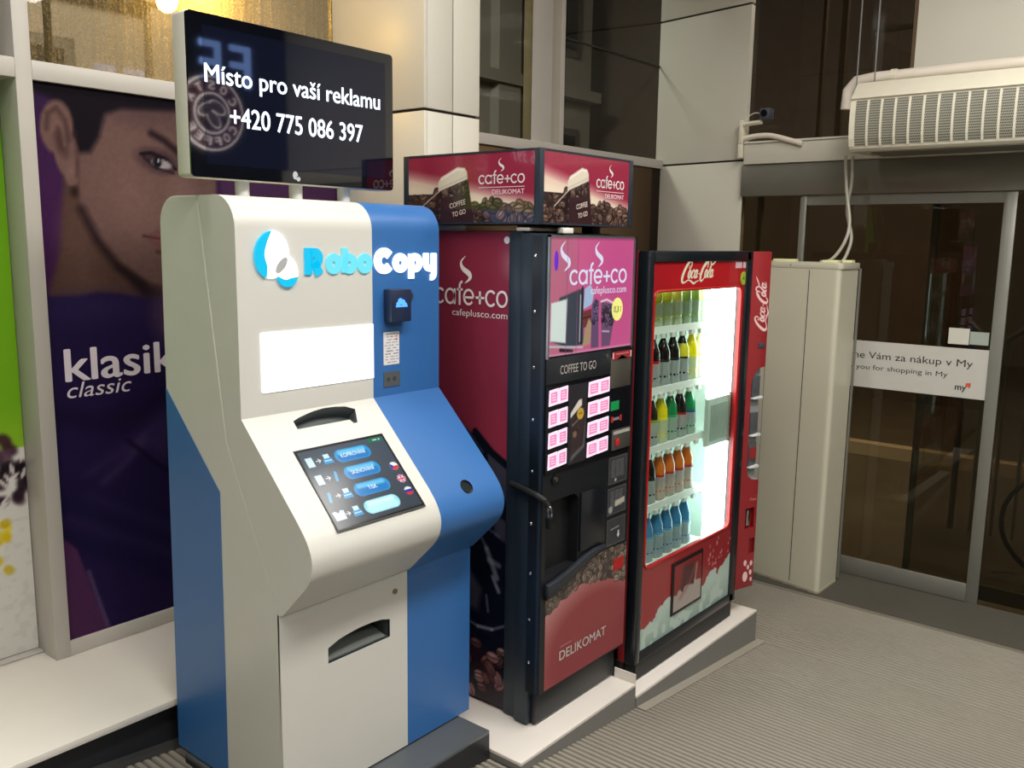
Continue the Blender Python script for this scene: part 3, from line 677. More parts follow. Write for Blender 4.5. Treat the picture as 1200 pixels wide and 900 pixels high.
# ---- seams on flank are real gaps between cover and housing; little screws on lower side
# ------------------------------------------------------------------ advertising screen above the kiosk
tv = root('advertising_screen', (1.72, 2.285, 2.06), 'black-faced advertising screen with a white back standing on three tubes above the copy kiosk', 'screen')
def rr(x0, x1, z0, z1, r, y, n=5):
    o = []
    for cx, cz, a0 in ((x1-r, z0+r, -90), (x1-r, z1-r, 0), (x0+r, z1-r, 90), (x0+r, z0+r, 180)):
        for k in range(n+1): a = math.radians(a0+90*k/n); o.append((cx+r*math.cos(a), y, cz+r*math.sin(a)))
    return o
TY = 2.25
G().prism(rr(1.357, 2.099, 2.112, 2.5465, .012, TY+.006), (0, .062, 0)).build('back_shell', mat('tv shell', (216, 214, 202), 0.4), tv, 0.003)
gls = G().prism(rr(1.358, 2.098, 2.113, 2.5455, .012, TY), (0, .006, 0)).build('front_glass', mat('black gloss glass', (7, 9, 16), 0.03, spec=0.6, coat=1.0), tv)
box('display', 1.405, 2.065, TY-.0006, TY+.0003, 2.15, 2.515, mat('lit dark display', (4, 5, 9), 0.03, emit=0.55, ecol=(24, 28, 48), coat=0.2), tv)
em_tv = mat('display white text', (240, 246, 255), 0.3, emit=1.6, ecol=(232, 242, 255))
text('Místo pro vaší reklamu', (1.408, TY-.0006, 2.367), X_, Z_, .632, .050, em_tv, tv, off=.016)
text('+420 775 086 397', (1.483, TY-.0006, 2.257), X_, Z_, .483, .054, em_tv, tv, off=.016)
lgw = mat('small white logo', (225, 225, 230), .4, emit=.5)
G().prism([(x*1+1.706, TY, z+2.133) for x, z in [(-.006+.009*math.cos(a), .004+.012*math.sin(a)) for a in [2*PI*k/16 for k in range(16)]]], (0, -.001, 0)).build('small_logo', lgw, tv)
G().prism([(x*1+1.706, TY, z+2.133) for x, z in [(.005+.007*math.cos(a), -.006+.007*math.sin(a)) for a in [2*PI*k/16 for k in range(16)]]], (0, -.0012, 0)).build('small_logo', lgw, tv)
G().prism([(1.7035, TY-.001, 2.130), (1.712, TY-.001, 2.134), (1.709, TY-.001, 2.138)], (0, -.0006, 0)).build('small_logo', black_m, tv)
for x in (1.548, 1.738, 1.926): G().tube([(x, 2.30, 2.062), (x, 2.30, 2.118)], .0205, 18).build('leg', mat('tube leg', (206, 208, 204), 0.35), tv, smooth=True)
# ------------------------------------------------------------------ coffee machine
MAROON = (124, 40, 58)
cf = root('coffee_machine', (2.62, 2.1, 0.221), 'maroon and black hot drinks machine with pink backlit poster and lit buttons', 'vending machine')
maroon_m = mat('maroon sheet', MAROON, 0.35, vary=0.03)
box('cabinet_body', 2.375, 2.892, 1.965, 2.50, 0.235, 1.985, maroon_m, cf, 0.003)
def side_print(X, Y):  # X: 0 at back (y=2.50) .. 0.535 front (y=1.965); Y height 0..1.75 (z 0.232..)
    yy = 2.50-X; z = Y+0.232
    C = flat(X, MAROON); C = over(C, (152, 54, 78), ell(X, Y, .5, 1.35, .25, .75, 0, .9), .35); C = over(C, (180, 60, 84), ell(X, Y, .53, .93, .12, .14, 0, .8), .5)
    zc = 1.30-0.05*(2.25-yy)/.12*0.6
    curve = [(-.1, -.2), (-.1, 1.10), (.14, 1.10), (.30, 1.058), (.42, .993), (.50, .945), (.6, .885), (.6, -.2)]
    C = over(C, (14, 16, 30), poly(X, Y, curve, .002))
    C = over(C, (120, 108, 104), poly(X, Y, [(.22, .96), (.33, 1.02), (.41, .95), (.43, .84), (.30, .80)], .01), .9)
    C = over(C, (10, 10, 16), strk(X, Y, [(.22, 1.05), (.33, 1.025), (.41, .95), (.445, .84), (.44, .80)], .022, .003))
    C = over(C, (62, 66, 86), strk(X, Y, [(.23, 1.062), (.34, 1.035), (.42, .96)], .005, .002))
    C = over(C, (64, 62, 76), poly(X, Y, [(.44, .965), (.535, .925), (.535, .80), (.455, .82)], .004))
    C = over(C, (14, 16, 24), strk(X, Y, [(.38, 1.03), (.46, .965), (.54, .925)], .03, .003))
    C = over(C, (70, 68, 84), poly(X, Y, [(.47, .74), (.535, .72), (.535, .64), (.48, .66)], .006), .8)
    # saucer and cup highlights
    C = over(C, (84, 80, 92), poly(X, Y, [(.28, .36), (.40, .35), (.42, .44), (.36, .50), (.29, .48)], .015), .8)
    for (a, b, wd_, k) in (((.40, .66), (.44, .60), .010, .5), ((.44, .60), (.49, .50), .022, .6), ((.45, .56), (.50, .55), .02, .5), ((.47, .50), (.50, .45), .014, .7), ((.44, .42), (.45, .36), .008, .6), ((.33, .305), (.40, .288), .006, .7), ((.40, .288), (.47, .295), .010, .9), ((.47, .295), (.53, .325), .006, .7), ((.41, .69), (.50, .66), .006, .5)):
        C = over(C, (170, 172, 190), strk(X, Y, [a, b], wd_, .006), k)
    rd = random.Random(11); cs = []
    for k in range(60):
        x = rd.uniform(.03, .52); y = rd.uniform(.02, .24)-.08*(x-.3)
        cs.append((x, max(.015, y)))
    C = beans(C, X, Y, cs, .026, 4, (124, 88, 86), (240, 222, 218), (8, 8, 14))
    for (x, y) in ((.47, .04), (.44, .14), (.36, .18)): C = over(C, (96, 26, 34), ell(X, Y, x, y, .05, .05, 0, .8), .35)
    return C
sp = paint('side_panel', (2.374, 2.50, 0.235), -Y_, Z_, 0.535, 1.747, 0.005, side_print, vmat('gloss side print', 0.25), cf)
pw = mat('print white', (226, 214, 216), 0.5); pw2 = mat('print pink white', (232, 196, 206), 0.5)
cafe((2.373, 1.974, 1.722), -Y_, Z_, .350, .060, pw, sp, right=True)
text('cafeplusco.com', (2.373, 1.974, 1.684), -Y_, Z_, .262, .024, pw, sp, right=True)
SW = ([(.25, 1.0), (.02, .78), (.10, .55), (.42, .35), (.45, .18), (.2, 0)], [.01, .10, .22, .26, .16, .01])
def swoosh(P, R, U, h_, m, par):
    a, b = smooth_pts(SW[0], SW[1], 5); g = G(); ribbon(g, [q*h_ for q in a], [q*h_*.8 for q in b], P, R, U); g.build('steam_mark', m, par, fix=False)
swoosh((2.373, 2.195, 1.800), -Y_, Z_, .098, pw, sp)
G().tube([(2.3735, 1.981, 1.955), (2.3725, 1.981, 1.955)], .0125, 18).build('badge', mat('round badge', (205, 205, 208), .4), sp)
# frame posts and door
box('frame_post', 2.366, 2.893, 1.905, 1.965, 0.228, 1.985, blackblue, cf, 0.003)
box('frame_post', 2.352, 2.893, 1.843, 1.903, 0.228, 1.98, blackblue, cf, 0.004)
DY = 1.778
door = G().box(2.340, 2.893, 1.782, 1.842, 0.365, 1.972).build('door', black_m, cf)
box('door_edge_strip', 2.3385, 2.3405, 1.786, 1.800, 0.37, 1.97, blackblue, door)
for z in (1.905, 1.72, 1.535, 1.355, 1.175, .99, .81, .64, .48):
    G().lathe([(0.006, 0), (.006, .001), (.003, .003)], (0, 0, 0), 10)
    G().tube([(2.3385, 1.829, z), (2.336, 1.829, z)], [.0062, .003], 10).build('rivet', chrome, door, smooth=True)
box('kick_plate', 2.372, 2.886, 1.818, 1.845, 0.232, 0.364, mat('dark kick plate', (26, 30, 36), .4), cf, 0.002)
G().tube([(2.40, 1.87, .221), (2.40, 1.87, .24)], .02, 10).build('foot', rubber, cf); G().tube([(2.86, 1.87, .221), (2.86, 1.87, .24)], .02, 10).build('foot', rubber, cf)
G().tube([(2.40, 2.45, .221), (2.40, 2.45, .24)], .02, 10).build('foot', rubber, cf); G().tube([(2.86, 2.45, .221), (2.86, 2.45, .24)], .02, 10).build('foot', rubber, cf)
# cut dispensing recess
black_in = mat('recess black', (16, 17, 20), .5)
cut(door, [G().prism([(2.362, 1.77, .80), (2.555, 1.77, .80), (2.555, 1.77, 1.045), (2.53, 1.77, 1.066), (2.362, 1.77, 1.066)], (0, .055, 0))], black_in)
# backlit poster
def pink_print(X, Y):  # 0.515 x 0.40
    C = flat(X, (214, 108, 150)); C = over(C, (190, 116, 138), poly(X, Y, [(-.1, -.1), (.15, -.1), (.15, .5), (-.1, .5)], .02), .75)  # paler left band: reflected light painted into the print
    C = over(C, (205, 70, 150), ell(X, Y, .42, .25, .2, .3, 0, .8), .5)
    # reflection painted into the print: white rectangle on dark frame
    C = over(C, (70, 76, 88), poly(X, Y, [(.06, .195), (.20, .225), (.205, .03), (.12, .02), (.02, .05)], .003))
    C = over(C, (225, 240, 236), poly(X, Y, [(.012, .052), (.100, .040), (.105, .190), (.014, .178)], .003))
    C = over(C, (40, 44, 52), strk(X, Y, [(.192, .03), (.192, .225)], .008, .002)); C = over(C, (190, 195, 200), strk(X, Y, [(.182, .04), (.182, .20)], .005, .001))
    C = over(C, (196, 196, 200), strk(X, Y, [(.01, .034), (.20, .018)], .008, .002)); C = over(C, (50, 40, 52), strk(X, Y, [(.07, .018), (.14, .008)], .012, .003))
    # shelf cups
    C = over(C, (176, 200, 236), poly(X, Y, [(.20, .15), (.252, .165), (.262, .205), (.24, .235), (.205, .22)], .002))
    C = over(C, (120, 62, 64), poly(X, Y, [(.198, .085), (.25, .09), (.25, .150), (.198, .142)], .002))
    C = over(C, (60, 30, 34), strk(X, Y, [(.198, .118), (.25, .124)], .004, .001))
    C = over(C, (176, 156, 120), poly(X, Y, [(.20, .02), (.246, .026), (.252, .10), (.235, .118), (.215, .08)], .003))
    cup1 = poly(X, Y, [(.252, .01), (.300, .01), (.292, .175), (.275, .185), (.252, .165)], .002)
    C = over(C, (110, 84, 120), cup1); rd = random.Random(2)
    C = beans(C, X, Y, [(rd.uniform(.255, .29), rd.uniform(.10, .17)) for _ in range(26)], .009, 6, (92, 84, 112), (190, 190, 214), (40, 32, 60), cup1)
    cup2 = poly(X, Y, [(.318, .01), (.372, .01), (.408, .155), (.31, .172)], .002)
    C = over(C, (116, 86, 120), cup2)
    C = beans(C, X, Y, [(rd.uniform(.315, .40), rd.uniform(.085, .155)) for _ in range(40)], .010, 8, (80, 66, 86), (214, 206, 220), (40, 30, 48), cup2)
    C = over(C, (226, 226, 236), strk(X, Y, [(.308, .172), (.345, .178), (.408, .157)], .007, .001))
    C = over(C, (226, 204, 226), strk(X, Y, [(.322, .066), (.365, .062)], .006, .001), .8)
    C = over(C, (222, 170, 200), strk(X, Y, [(0, .003), (.52, .003)], .008, .003), .6)
    return C
pp = paint('backlit_poster', (2.348, DY, 1.572), X_, Z_, 0.513, 0.395, 0.0022, pink_print, vmat('backlit print', 0.12, emit=0.5, coat=.6, base=0.35), cf)
pl2 = mat('lit white print', (236, 236, 255), .3, emit=.65, ecol=(225, 225, 255))
cafe((2.462, DY, 1.807), X_, Z_, .356, .052, pl2, pp, .16)
text('cafeplusco.com', (2.590, DY, 1.773), X_, Z_, .228, .026, pl2, pp)
swoosh((2.613, DY, 1.866), X_, Z_, .088, pl2, pp); swoosh((2.41, DY, 1.855), X_, Z_, .10, pl2, pp)  # left swoosh added as its reflected double in the acrylic
lg_v = mat('violet reflection mark', (120, 50, 230), .4, emit=.5)  # violet mark stands in for a reflection in the acrylic cover
G().prism([(2.385+.011*math.cos(a), DY-.0004, 1.890+.033*math.sin(a)) for a in [2*PI*k/20 for k in range(20)]], (0, -.0006, 0)).build('violet_mark', lg_v, pp)
G().prism([(2.762+.036*math.cos(a), DY-.0006, 1.712+.042*math.sin(a)) for a in [2*PI*k/28 for k in range(28)]], (0, -.001, 0)).build('size_roundel', mat('pale yellow roundel', (222, 222, 130), .4, emit=.25), pp)
text('0,3 l', (2.738, DY-.0016, 1.702), X_, Z_, .046, .022, mat('dark print', (40, 36, 40), .5), pp)
for a, b, c, d_ in ((2.342, 2.349, 1.565, 1.974), (2.861, 2.868, 1.565, 1.974), (2.342, 2.868, 1.967, 1.974)):
    box('poster_frame', a, b, 1.773, 1.783, c, d_, mat('grey chrome trim', (150, 148, 155), .25, .8), pp)
for x in (2.447, 2.508): box('poster_fold', x, x+.0012, DY-.0012, DY-.0004, 1.572, 1.967, mat('fold line', (140, 80, 118), .4), pp)
# name bar and plate
box('name_bar', 2.345, 2.726, 1.774, 1.783, 1.478, 1.566, mat('gunmetal bar', (44, 47, 54), .3, .3), cf, 0.002)
text('COFFEE TO GO', (2.415, 1.774, 1.508), X_, Z_, .215, .030, mat('silver print', (178, 172, 166), .4), cf)
G().tube([(2.700, 1.774, 1.546), (2.700, 1.772, 1.546)], .009, 14).build('round_plug', mat('plug grey', (84, 86, 88), .4, .4), cf)
box('metal_plate', 2.729, 2.868, 1.775, 1.783, 1.420, 1.535, mat('dull steel plate', (104, 100, 92), .35, .6), cf, 0.002)
ms = box('red_label', 2.734, 2.866, 1.7735, 1.7752, 1.527, 1.556, mat('red label', (150, 44, 52), .4), cf)
G().prism([(2.755, 1.7745, 1.524), (2.85, 1.7745, 1.524), (2.80, 1.7745, 1.541)], (0, -.001, 0)).build('label_flap', mat('dull steel plate', (104, 100, 92)), ms)
for x in (2.737, 2.857): box('label_mark', x, x+.006, 1.7728, 1.7735, 1.531, 1.553, pw, ms)
box('label_text', 2.757, 2.845, 1.7728, 1.7735, 1.545, 1.549, mat('dark red text', (196, 120, 116), .5), ms)
box('button_board', 2.345, 2.872, 1.776, 1.783, 1.168, 1.474, mat('gloss black board', (13, 15, 21), .18), cf)
pk_m = mat('lit button white', (255, 238, 250), .3, emit=.95, ecol=(255, 222, 242)); pk_n = mat('lit button pink', (232, 120, 178), .3, emit=.85, ecol=(242, 150, 196)); pk_t = mat('button text', (255, 225, 240), .3, emit=.85)
def pair(x0, z0, w_, h_, sk):
    for k in range(2):
        a = x0+k*(w_/2+.001)
        q = [(a, 1.776, z0+k*sk), (a+w_/2-.002, 1.776, z0+k*sk+.004), (a+w_/2-.002, 1.776, z0+h_+k*sk+.004), (a+.002, 1.776, z0+h_+k*sk)]
        b_ = G().prism(q, (0, -.003, 0)).build('drink_button', pk_m, cf)
        q2 = [(a+.008, 1.7729, z0+k*sk+.010), (a+w_/2-.010, 1.7729, z0+k*sk+.012), (a+w_/2-.010, 1.7729, z0+h_+k*sk-.006), (a+.008, 1.7729, z0+h_+k*sk-.008)]
        G().prism(q2, (0, -.0006, 0)).build('button_label', pk_n, b_)
        for j in range(3): box('label_line', a+.014, a+w_/2-.016-.003*j, 1.7720, 1.7723, z0+k*sk+h_*.35+j*.009, z0+k*sk+h_*.35+j*.009+.003, pk_t, b_)
for k in range(4): pair(2.357, 1.404-k*.0735, .107, .054, .003)
for k in range(4): pair(2.589, 1.407-k*.0735, .134, .054, .003)
def cup_print(X, Y):  # .108 x .27
    C = flat(X, (40, 38, 44)); cup = poly(X, Y, [(.020, .035), (.083, .065), (.094, .20), (.015, .165)], .002); C = over(C, (58, 44, 46), cup)
    C = over(C, (214, 208, 200), poly(X, Y, [(.013, .185), (.060, .225), (.078, .228), (.080, .205), (.068, .198), (.012, .166)], .002))
    rd = random.Random(3); C = beans(C, X, Y, [(rd.uniform(.01, .09), rd.uniform(.12, .2)) for _ in range(16)], .010, 3, (70, 56, 54), (150, 136, 130), (24, 18, 20), cup)
    C = over(C, (196, 160, 60), ell(X, Y, .072, .175, .021, .021, 0, .06)); C = over(C, (110, 84, 40), strk(X, Y, [(.062, .176), (.08, .176)], .006, .002), .7)
    C = over(C, (150, 120, 96), ell(X, Y, .040, .105, .012, .012, 0, .2), .7); C = over(C, (150, 140, 136), strk(X, Y, [(.022, .138), (.06, .155)], .005, .002), .6)
    C = over(C, (120, 116, 120), poly(X, Y, [(.015, .01), (.10, .05), (.105, .16), (.090, .06), (.02, .03)], .006), .7)
    return C
paint('cup_picture', (2.472, 1.7755, 1.180), X_, Z_, .108, .283, .0018, cup_print, vmat('cup print', .3), cf)
box('green_display', 2.737, 2.792, 1.7745, 1.776, 1.337, 1.371, mat('green display', (22, 130, 70), .3, emit=.25), cf)
rw = box('coin_symbol', 2.752, 2.796, 1.7745, 1.776, 1.298, 1.308, mat('grey print', (130, 126, 130), .4), cf)
for x in (2.742, 2.800): box('coin_symbol_end', x, x+.012, 1.774, 1.776, 1.292, 1.314, mat('red print', (178, 34, 44), .4), rw)
box('coin_plate', 2.748, 2.872, 1.770, 1.776, 1.184, 1.262, mat('worn steel', (112, 110, 106), .35, .7, vary=.3, scale=30), cf, .002)
box('coin_plate_top', 2.752, 2.862, 1.768, 1.7705, 1.245, 1.257, mat('bright steel', (206, 204, 198), .3, .4), cf)
box('reject_button', 2.764, 2.790, 1.764, 1.770, 1.200, 1.228, mat('red button', (190, 34, 36), .35), cf, .003)
def label_print(seed, arrow=False, box_=False):
    def fn(X, Y):
        C = flat(X, (52, 54, 58)); b = .003; C = over(C, (120, 120, 120), 1-poly(X, Y, [(b, b), (.128-b, b), (.128-b, .105-b), (b, .105-b)], .001), .5); rd = random.Random(seed)
        if not arrow:
            for k in range(8):
                for j in range(3): a = .018+.03*j+rd.random()*.006; C = over(C, (176, 176, 176), strk(X, Y, [(a, .088-k*.0085), (a+.022, .088-k*.0085)], .003, .0012), .55)
        else:
            C = over(C, (190, 190, 190), strk(X, Y, [(.03, .062), (.085, .066)], .004, .001), .7)
            C = over(C, (205, 205, 200), poly(X, Y, [(.077, .05), (.087, .05), (.087, .035), (.093, .035), (.082, .02), (.071, .035), (.077, .035)], .0012))
        if box_: C = over(C, (180, 176, 164), poly(X, Y, [(.052, .028), (.118, .034), (.118, .056), (.052, .050)], .001)); C = over(C, (150, 150, 150), ell(X, Y, .022, .02, .014, .014))
        else: C = over(C, (190, 190, 190), ell(X, Y, .05, .014, .007, .007), .0 if arrow else .8)
        return C
    return fn
for k, z0 in enumerate((1.050, .930, .808)):
    paint('instruction_label', (2.744, 1.7805, z0), X_, Z_, .128, .105, .0022, label_print(k, k == 2, k == 1), vmat('label print', .35), cf)
# dispensing shelf (drip tray) with curved lip
g = G(); lipc = [(2.362, .728), (2.42, .738), (2.47, .752), (2.53, .772), (2.59, .795), (2.65, .812), (2.72, .820)]
top = [(x, z+.045-.033*((x-2.362)/.358)**1.5) for x, z in lipc]
pts = [(x, 1.782, z) for x, z in lipc]+[(x, 1.782, z) for x, z in reversed(top)]
g.prism(pts, (0, -.022, 0)); g.build('drip_tray', mat('tray grey plastic', (40, 44, 52), .4), cf, .006)
G().prism([(x, 1.7825, z-.012) for x, z in lipc]+[(x, 1.7825, z+.004) for x, z in reversed(lipc)], (0, -.012, 0)).build('tray_trim', black_m, cf)
box('cup_door', 2.564, 2.722, 1.774, 1.783, .838, 1.062, mat('smoked door', (20, 23, 30), .22), cf, .003)
kb = G().tube([(2.408, 1.782, 1.142), (2.408, 1.776, 1.142)], .020, 16).build('lock_ring', mat('lock ring', (10, 10, 12), .4), cf); G().tube([(2.408, 1.776, 1.142), (2.408, 1.772, 1.142)], .008, 12).build('lock_core', chrome, kb)
# bean print
def low_print(X, Y):  # .522 x .455 ; top edge follows curve by hole
    C = flat(X, (138, 58, 62)); C = over(C, (196, 156, 152), 1-ell(X, Y, .30, .10, .36, .235, 0.05, .28), .9)
    C = over(C, (132, 44, 52), poly(X, Y, [(-.1, -.1), (.6, -.1), (.6, .12), (-.1, .06)], .05), .45)
    ph = .20+.14*np.sin(np.clip(X/.52, 0, 1)*2.6+.35)
    rd = random.Random(7); cs = []
    for k in range(330):
        x = rd.uniform(0, .52); lo = .265+.075*math.sin(min(1, x/.5)*PI*.9+.25)
        cs.append((x, rd.uniform(lo, .46)))
    m_ = (Y > (.262+.075*np.sin(np.minimum(1, X/.5)*PI*.9+.25))).astype(float)
    C = over(C, (50, 42, 40), m_, .9)
    return beans(C, X, Y, cs, .017, 9, (112, 98, 88), (176, 164, 152), (34, 28, 28))
lipf = np.array([(x-2.372, z-.372-.018) for x, z in lipc]+[(.53, .420)])
def low_hole(X, Y): return Y > np.interp(X, lipf[:, 0], lipf[:, 1])
lp = paint('lower_print', (2.370, 1.7812, .372), X_, Z_, .520, .430, .0028, low_print, vmat('lower door print', .35), cf, hole=low_hole)
text('DELIKOMAT', (2.458, 1.7805, .456), X_, Vector((-.02, 0, 1)), .300, .036, mat('silver letters', (196, 190, 186), .5), lp, off=.004)
box('faint_line', 2.46, 2.53, 1.7802, 1.7808, .505, .509, mat('faint print', (176, 110, 110), .5), lp)
box('red_square', 2.800, 2.868, 1.7795, 1.7812, .697, .745, mat('red sticker', (172, 26, 24), .4), cf)
# padlock hasp: black strap from the side
ha = G().tube([(2.350, 1.93, 1.112), (2.336, 1.85, 1.105), (2.330, 1.80, 1.098), (2.334, 1.768, 1.085), (2.345, 1.758, 1.062)], .011, 8).build('security_strap', rubber, cf)
G().tube([(2.340, 1.755, 1.045)]+[(2.340+.0*k, 1.755-.014*math.sin(PI*k/8), 1.045+.022*math.cos(PI*k/8)-.0) for k in range(0, 9)][::-1]+[(2.340, 1.757, 1.03)], .004, 6).build('shackle', chrome, ha)
box('padlock_body', 2.325, 2.357, 1.738, 1.757, .99, 1.030, mat('padlock body', (26, 28, 32), .35, .5), ha, .004)
# things on top of the coffee machine
tp = tag(box('plastic_film_roll', 2.345, 2.60, 1.86, 1.92, 1.9855, 1.998, mat('crumpled clear film', (176, 168, 160), .3), None, .005), 'crumpled pale plastic film lying on the front edge of the coffee machine top', 'film')
tag(box('white_carton', 2.385, 2.60, 2.19, 2.345, 1.9855, 2.006, white_pl, None, .002), 'flat white carton under the box sign, further back on the coffee machine top', 'carton')
tag(box('brown_board', 2.385, 2.60, 1.945, 2.18, 1.9855, 2.005, mat('brown board', (176, 134, 84), .6), None, .002), 'flat brown board under the box sign, nearer the black corner post', 'board')
tag(box('white_tag', 2.47, 2.53, 1.815, 1.84, 1.9805, 1.9995, white_pl, None, .002), 'small white tag clipped on top of the coffee machine above the pink poster', 'tag')
# ------------------------------------------------------------------ advert box on top
ab = root('advert_box', (2.62, 2.13, 1.986), 'black-framed box sign with coffee cup adverts on top of the coffee machine', 'sign')
SX, SYF = 2.340, 1.818
box('core', SX+.004, 2.902, SYF+.004, 2.45, 2.013, 2.246, mat('box core', (30, 30, 34), .5), ab)
for a, b in ((SX, SYF), (SX, 2.430), (2.880, SYF)):
    box('corner_post', a-.002, a+.022, b-.002, b+.022, 2.007, 2.252, blackblue, ab, .002)
box('rail', SX, 2.902, SYF, 2.45, 2.008, 2.014, blackblue, ab); box('rail', SX, 2.902, SYF, 2.45, 2.2455, 2.252, blackblue, ab)
for x in (2.61, 2.82):
    for y in (1.935, 2.36): box('foot', x, x+.05, y, y+.05, 1.9855, 2.008, black_m, ab)
def box_print(X, Y, W, H=.233):
    u = X/W*.60; v = Y
    C = flat(X, (142, 40, 64)); d = v-(.155-.24*u)   # cream diagonal glow rising to the left
    C = over(C, (226, 210, 190), np.clip(1-(v-(.150-.17*u))/.045, 0, 1)*(v < .22)); C = over(C, (152, 50, 74), np.clip((v-(.12-.13*u))/.08, 0, 1), .35)
    rd = random.Random(21); cs = []
    for k in range(120):
        x = rd.uniform(0, .60)
        top_ = .115-.02*math.sin(x*20) if x < .20 else (.075-.07*(x-.34) if x > .3 else .1)
        cs.append((x*W/.60, rd.uniform(-.01, max(.02, top_))))
    C = over(C, (40, 30, 32), ((v < np.where(u < .2, .10, np.where(u > .3, .055-.06*(u-.34), .1)))).astype(float), .9)
    C = beans(C, X, Y, cs, .0185*min(1, W/.55), 5, (96, 72, 62), (186, 166, 156), (26, 18, 24))
    k = W/.60
    cup2 = poly(X, Y, [(.07*k, .05), (.17*k, .112), (.20*k, .0), (.30*k, -.02), (.12*k, -.02)], .002); C = over(C, (44, 28, 32), cup2); C = over(C, (190, 176, 160), strk(X, Y, [(.07*k, .055), (.165*k, .112)], .004, .001))
    C = beans(C, X, Y, [(rd.uniform(.08, .2)*k, rd.uniform(.0, .10)) for _ in range(40)], .012*k, 12, (84, 66, 60), (160, 146, 136), (24, 16, 20), cup2)
    cup = poly(X, Y, [(.168*k, -.02), (.165*k, .118), (.298*k, .155), (.335*k, -.02)], .0015)
    C = over(C, (56, 36, 40), cup)
    m2 = cup*(Y > .085+.08*(X/k-.16)).astype(float)
    C = over(C, (40, 28, 30), m2); C = beans(C, X, Y, [(rd.uniform(.165, .31)*k, rd.uniform(.09, .155)) for _ in range(60)], .0125*k, 13, (92, 72, 64), (170, 154, 144), (24, 16, 20), m2)
    C = over(C, (214, 204, 188), poly(X, Y, [(.155*k, .108), (.298*k, .148), (.296*k, .172), (.285*k, .186), (.250*k, .190), (.170*k, .158), (.155*k, .140)], .002))
    C = over(C, (240, 232, 218), strk(X, Y, [(.17*k, .150), (.25*k, .182), (.28*k, .180)], .006, .002), .7)
    C = over(C, (168, 156, 142), strk(X, Y, [(.158*k, .118), (.296*k, .158)], .004, .002), .6)
    return C
W1 = 2.430-1.840
a1 = paint('side_print', (SX-.0005+.002, 2.430, 2.014), -Y_, Z_, W1, .2315, .0026, lambda X, Y: box_print(X, Y, W1), vmat('box sign print', .12, coat=.6, emit=.0), ab)
a2 = paint('front_print', (SX+.022, SYF+.0015, 2.014), X_, Z_, .518, .2315, .0026, lambda X, Y: box_print(X, Y, .518), vmat('box sign print', .12), ab)
for P_, R_, k, par in (((SX+.0005, 2.430, 2.014), -Y_, W1/.6, a1), ((SX+.022, SYF+.0005, 2.014), X_, .518/.6, a2)):
    P_ = Vector(P_)
    cafe(P_+R_*.352*k+Z_*.128, R_, Z_, .206*k, .031, pw, par, .15)
    text('DELIKOMAT', P_+R_*.558*k+Z_*.094, R_, Z_, .142*k, .0155, pw2, par, off=.008, right=True)
    g = G(); ribbon(g, [np.array((.352*k, .117)), np.array((.558*k, .117))], [.0022, .0022], P_, R_, Z_); g.build('underline', pw2, par, fix=False)
    swoosh(P_+R_*.444*k+Z_*.168, R_, Z_, .044, pw, par)
    t_ = (R_*.97+Z_*.2).normalized(); uu = (Z_*.98-R_*.12).normalized()
    text('COFFEE', P_+R_*.215*k+Z_*.048, t_, uu, .078*k, .017, mat('cup letters', (214, 200, 188), .5), par, off=.006)
    text('TO GO', P_+R_*.228*k+Z_*.018, t_, uu, .066*k, .017, mat('cup letters', (214, 200, 188), .5), par, off=.006)
# ------------------------------------------------------------------ bottle vending machine
RED = (176, 26, 32)
red_m = mat('red machine paint', (146, 40, 45), .3, vary=.03)
bv = root('bottle_machine', (3.45, 2.1, .166), 'red glass-fronted soft drink bottle machine with bright interior and script logo', 'vending machine')
CY = 1.77
inside = mat('inner white liner', (214, 226, 216), .5)
g = G(); g.box(2.957, 3.0, 1.84, 2.55, .262, 1.905); g.box(3.84, 3.985, 1.84, 2.55, .262, 1.905); g.box(2.957, 3.985, 2.50, 2.55, .262, 1.905)
g.box(2.957, 3.985, 1.84, 2.55, 1.86, 1.905); g.box(2.957, 3.985, 1.84, 2.55, .262, .50); g.build('cabinet', red_m, bv)
g = G(); g.box(3.0, 3.004, 1.842, 2.5, .5, 1.86); g.box(3.836, 3.84, 1.842, 2.5, .5, 1.86); g.box(3.004, 3.836, 2.40, 2.404, .5, 1.86); g.box(3.004, 3.836, 1.842, 2.4, 1.855, 1.86); g.box(3.004, 3.836, 1.842, 2.4, .5, .504); g.build('liner', inside, bv)
bf = mat('black machine frame', (20, 26, 32), .28)
for n_, a, b, c, d_ in (('door_frame', 2.950, 2.994, .255, 1.923), ('door_frame', 3.802, 3.866, .255, 1.923)):
    box(n_, a, b, 1.762, 1.812, c, d_, bf, bv, .006); box('door_body', a, b, 1.812, 1.841, c, d_, red_m, bv)
box('door_frame', 2.994, 3.842, 1.762, 1.842, 1.880, 1.923, bf, bv, .004); box('door_frame', 2.994, 3.842, 1.762, 1.842, .255, .298, bf, bv, .004)
for x in (3.0, 3.90): G().tube([(x, 1.86, .166), (x, 1.86, .27)], .028, 12).build('foot', rubber, bv); G().tube([(x, 2.45, .166), (x, 2.45, .27)], .028, 12).build('foot', rubber, bv)
box('kick_panel_shade', 2.99, 3.86, 1.778, 1.83, .172, .258, mat('black panel and shade', (14, 15, 18), .5), bv)  # kick panel set forward, its black standing in for shade under the door
wx0, wx1, wz0, wz1 = 3.010, 3.772, .645, 1.768
FX, FZ = 2.994, .298
def win_hole(X, Y):
    x = X+FX; z = Y+FZ; r = .035; cx = np.clip(x, wx0+r, wx1-r); cz = np.clip(z, wz0+r, wz1-r)
    return np.hypot(x-cx, z-cz) < r
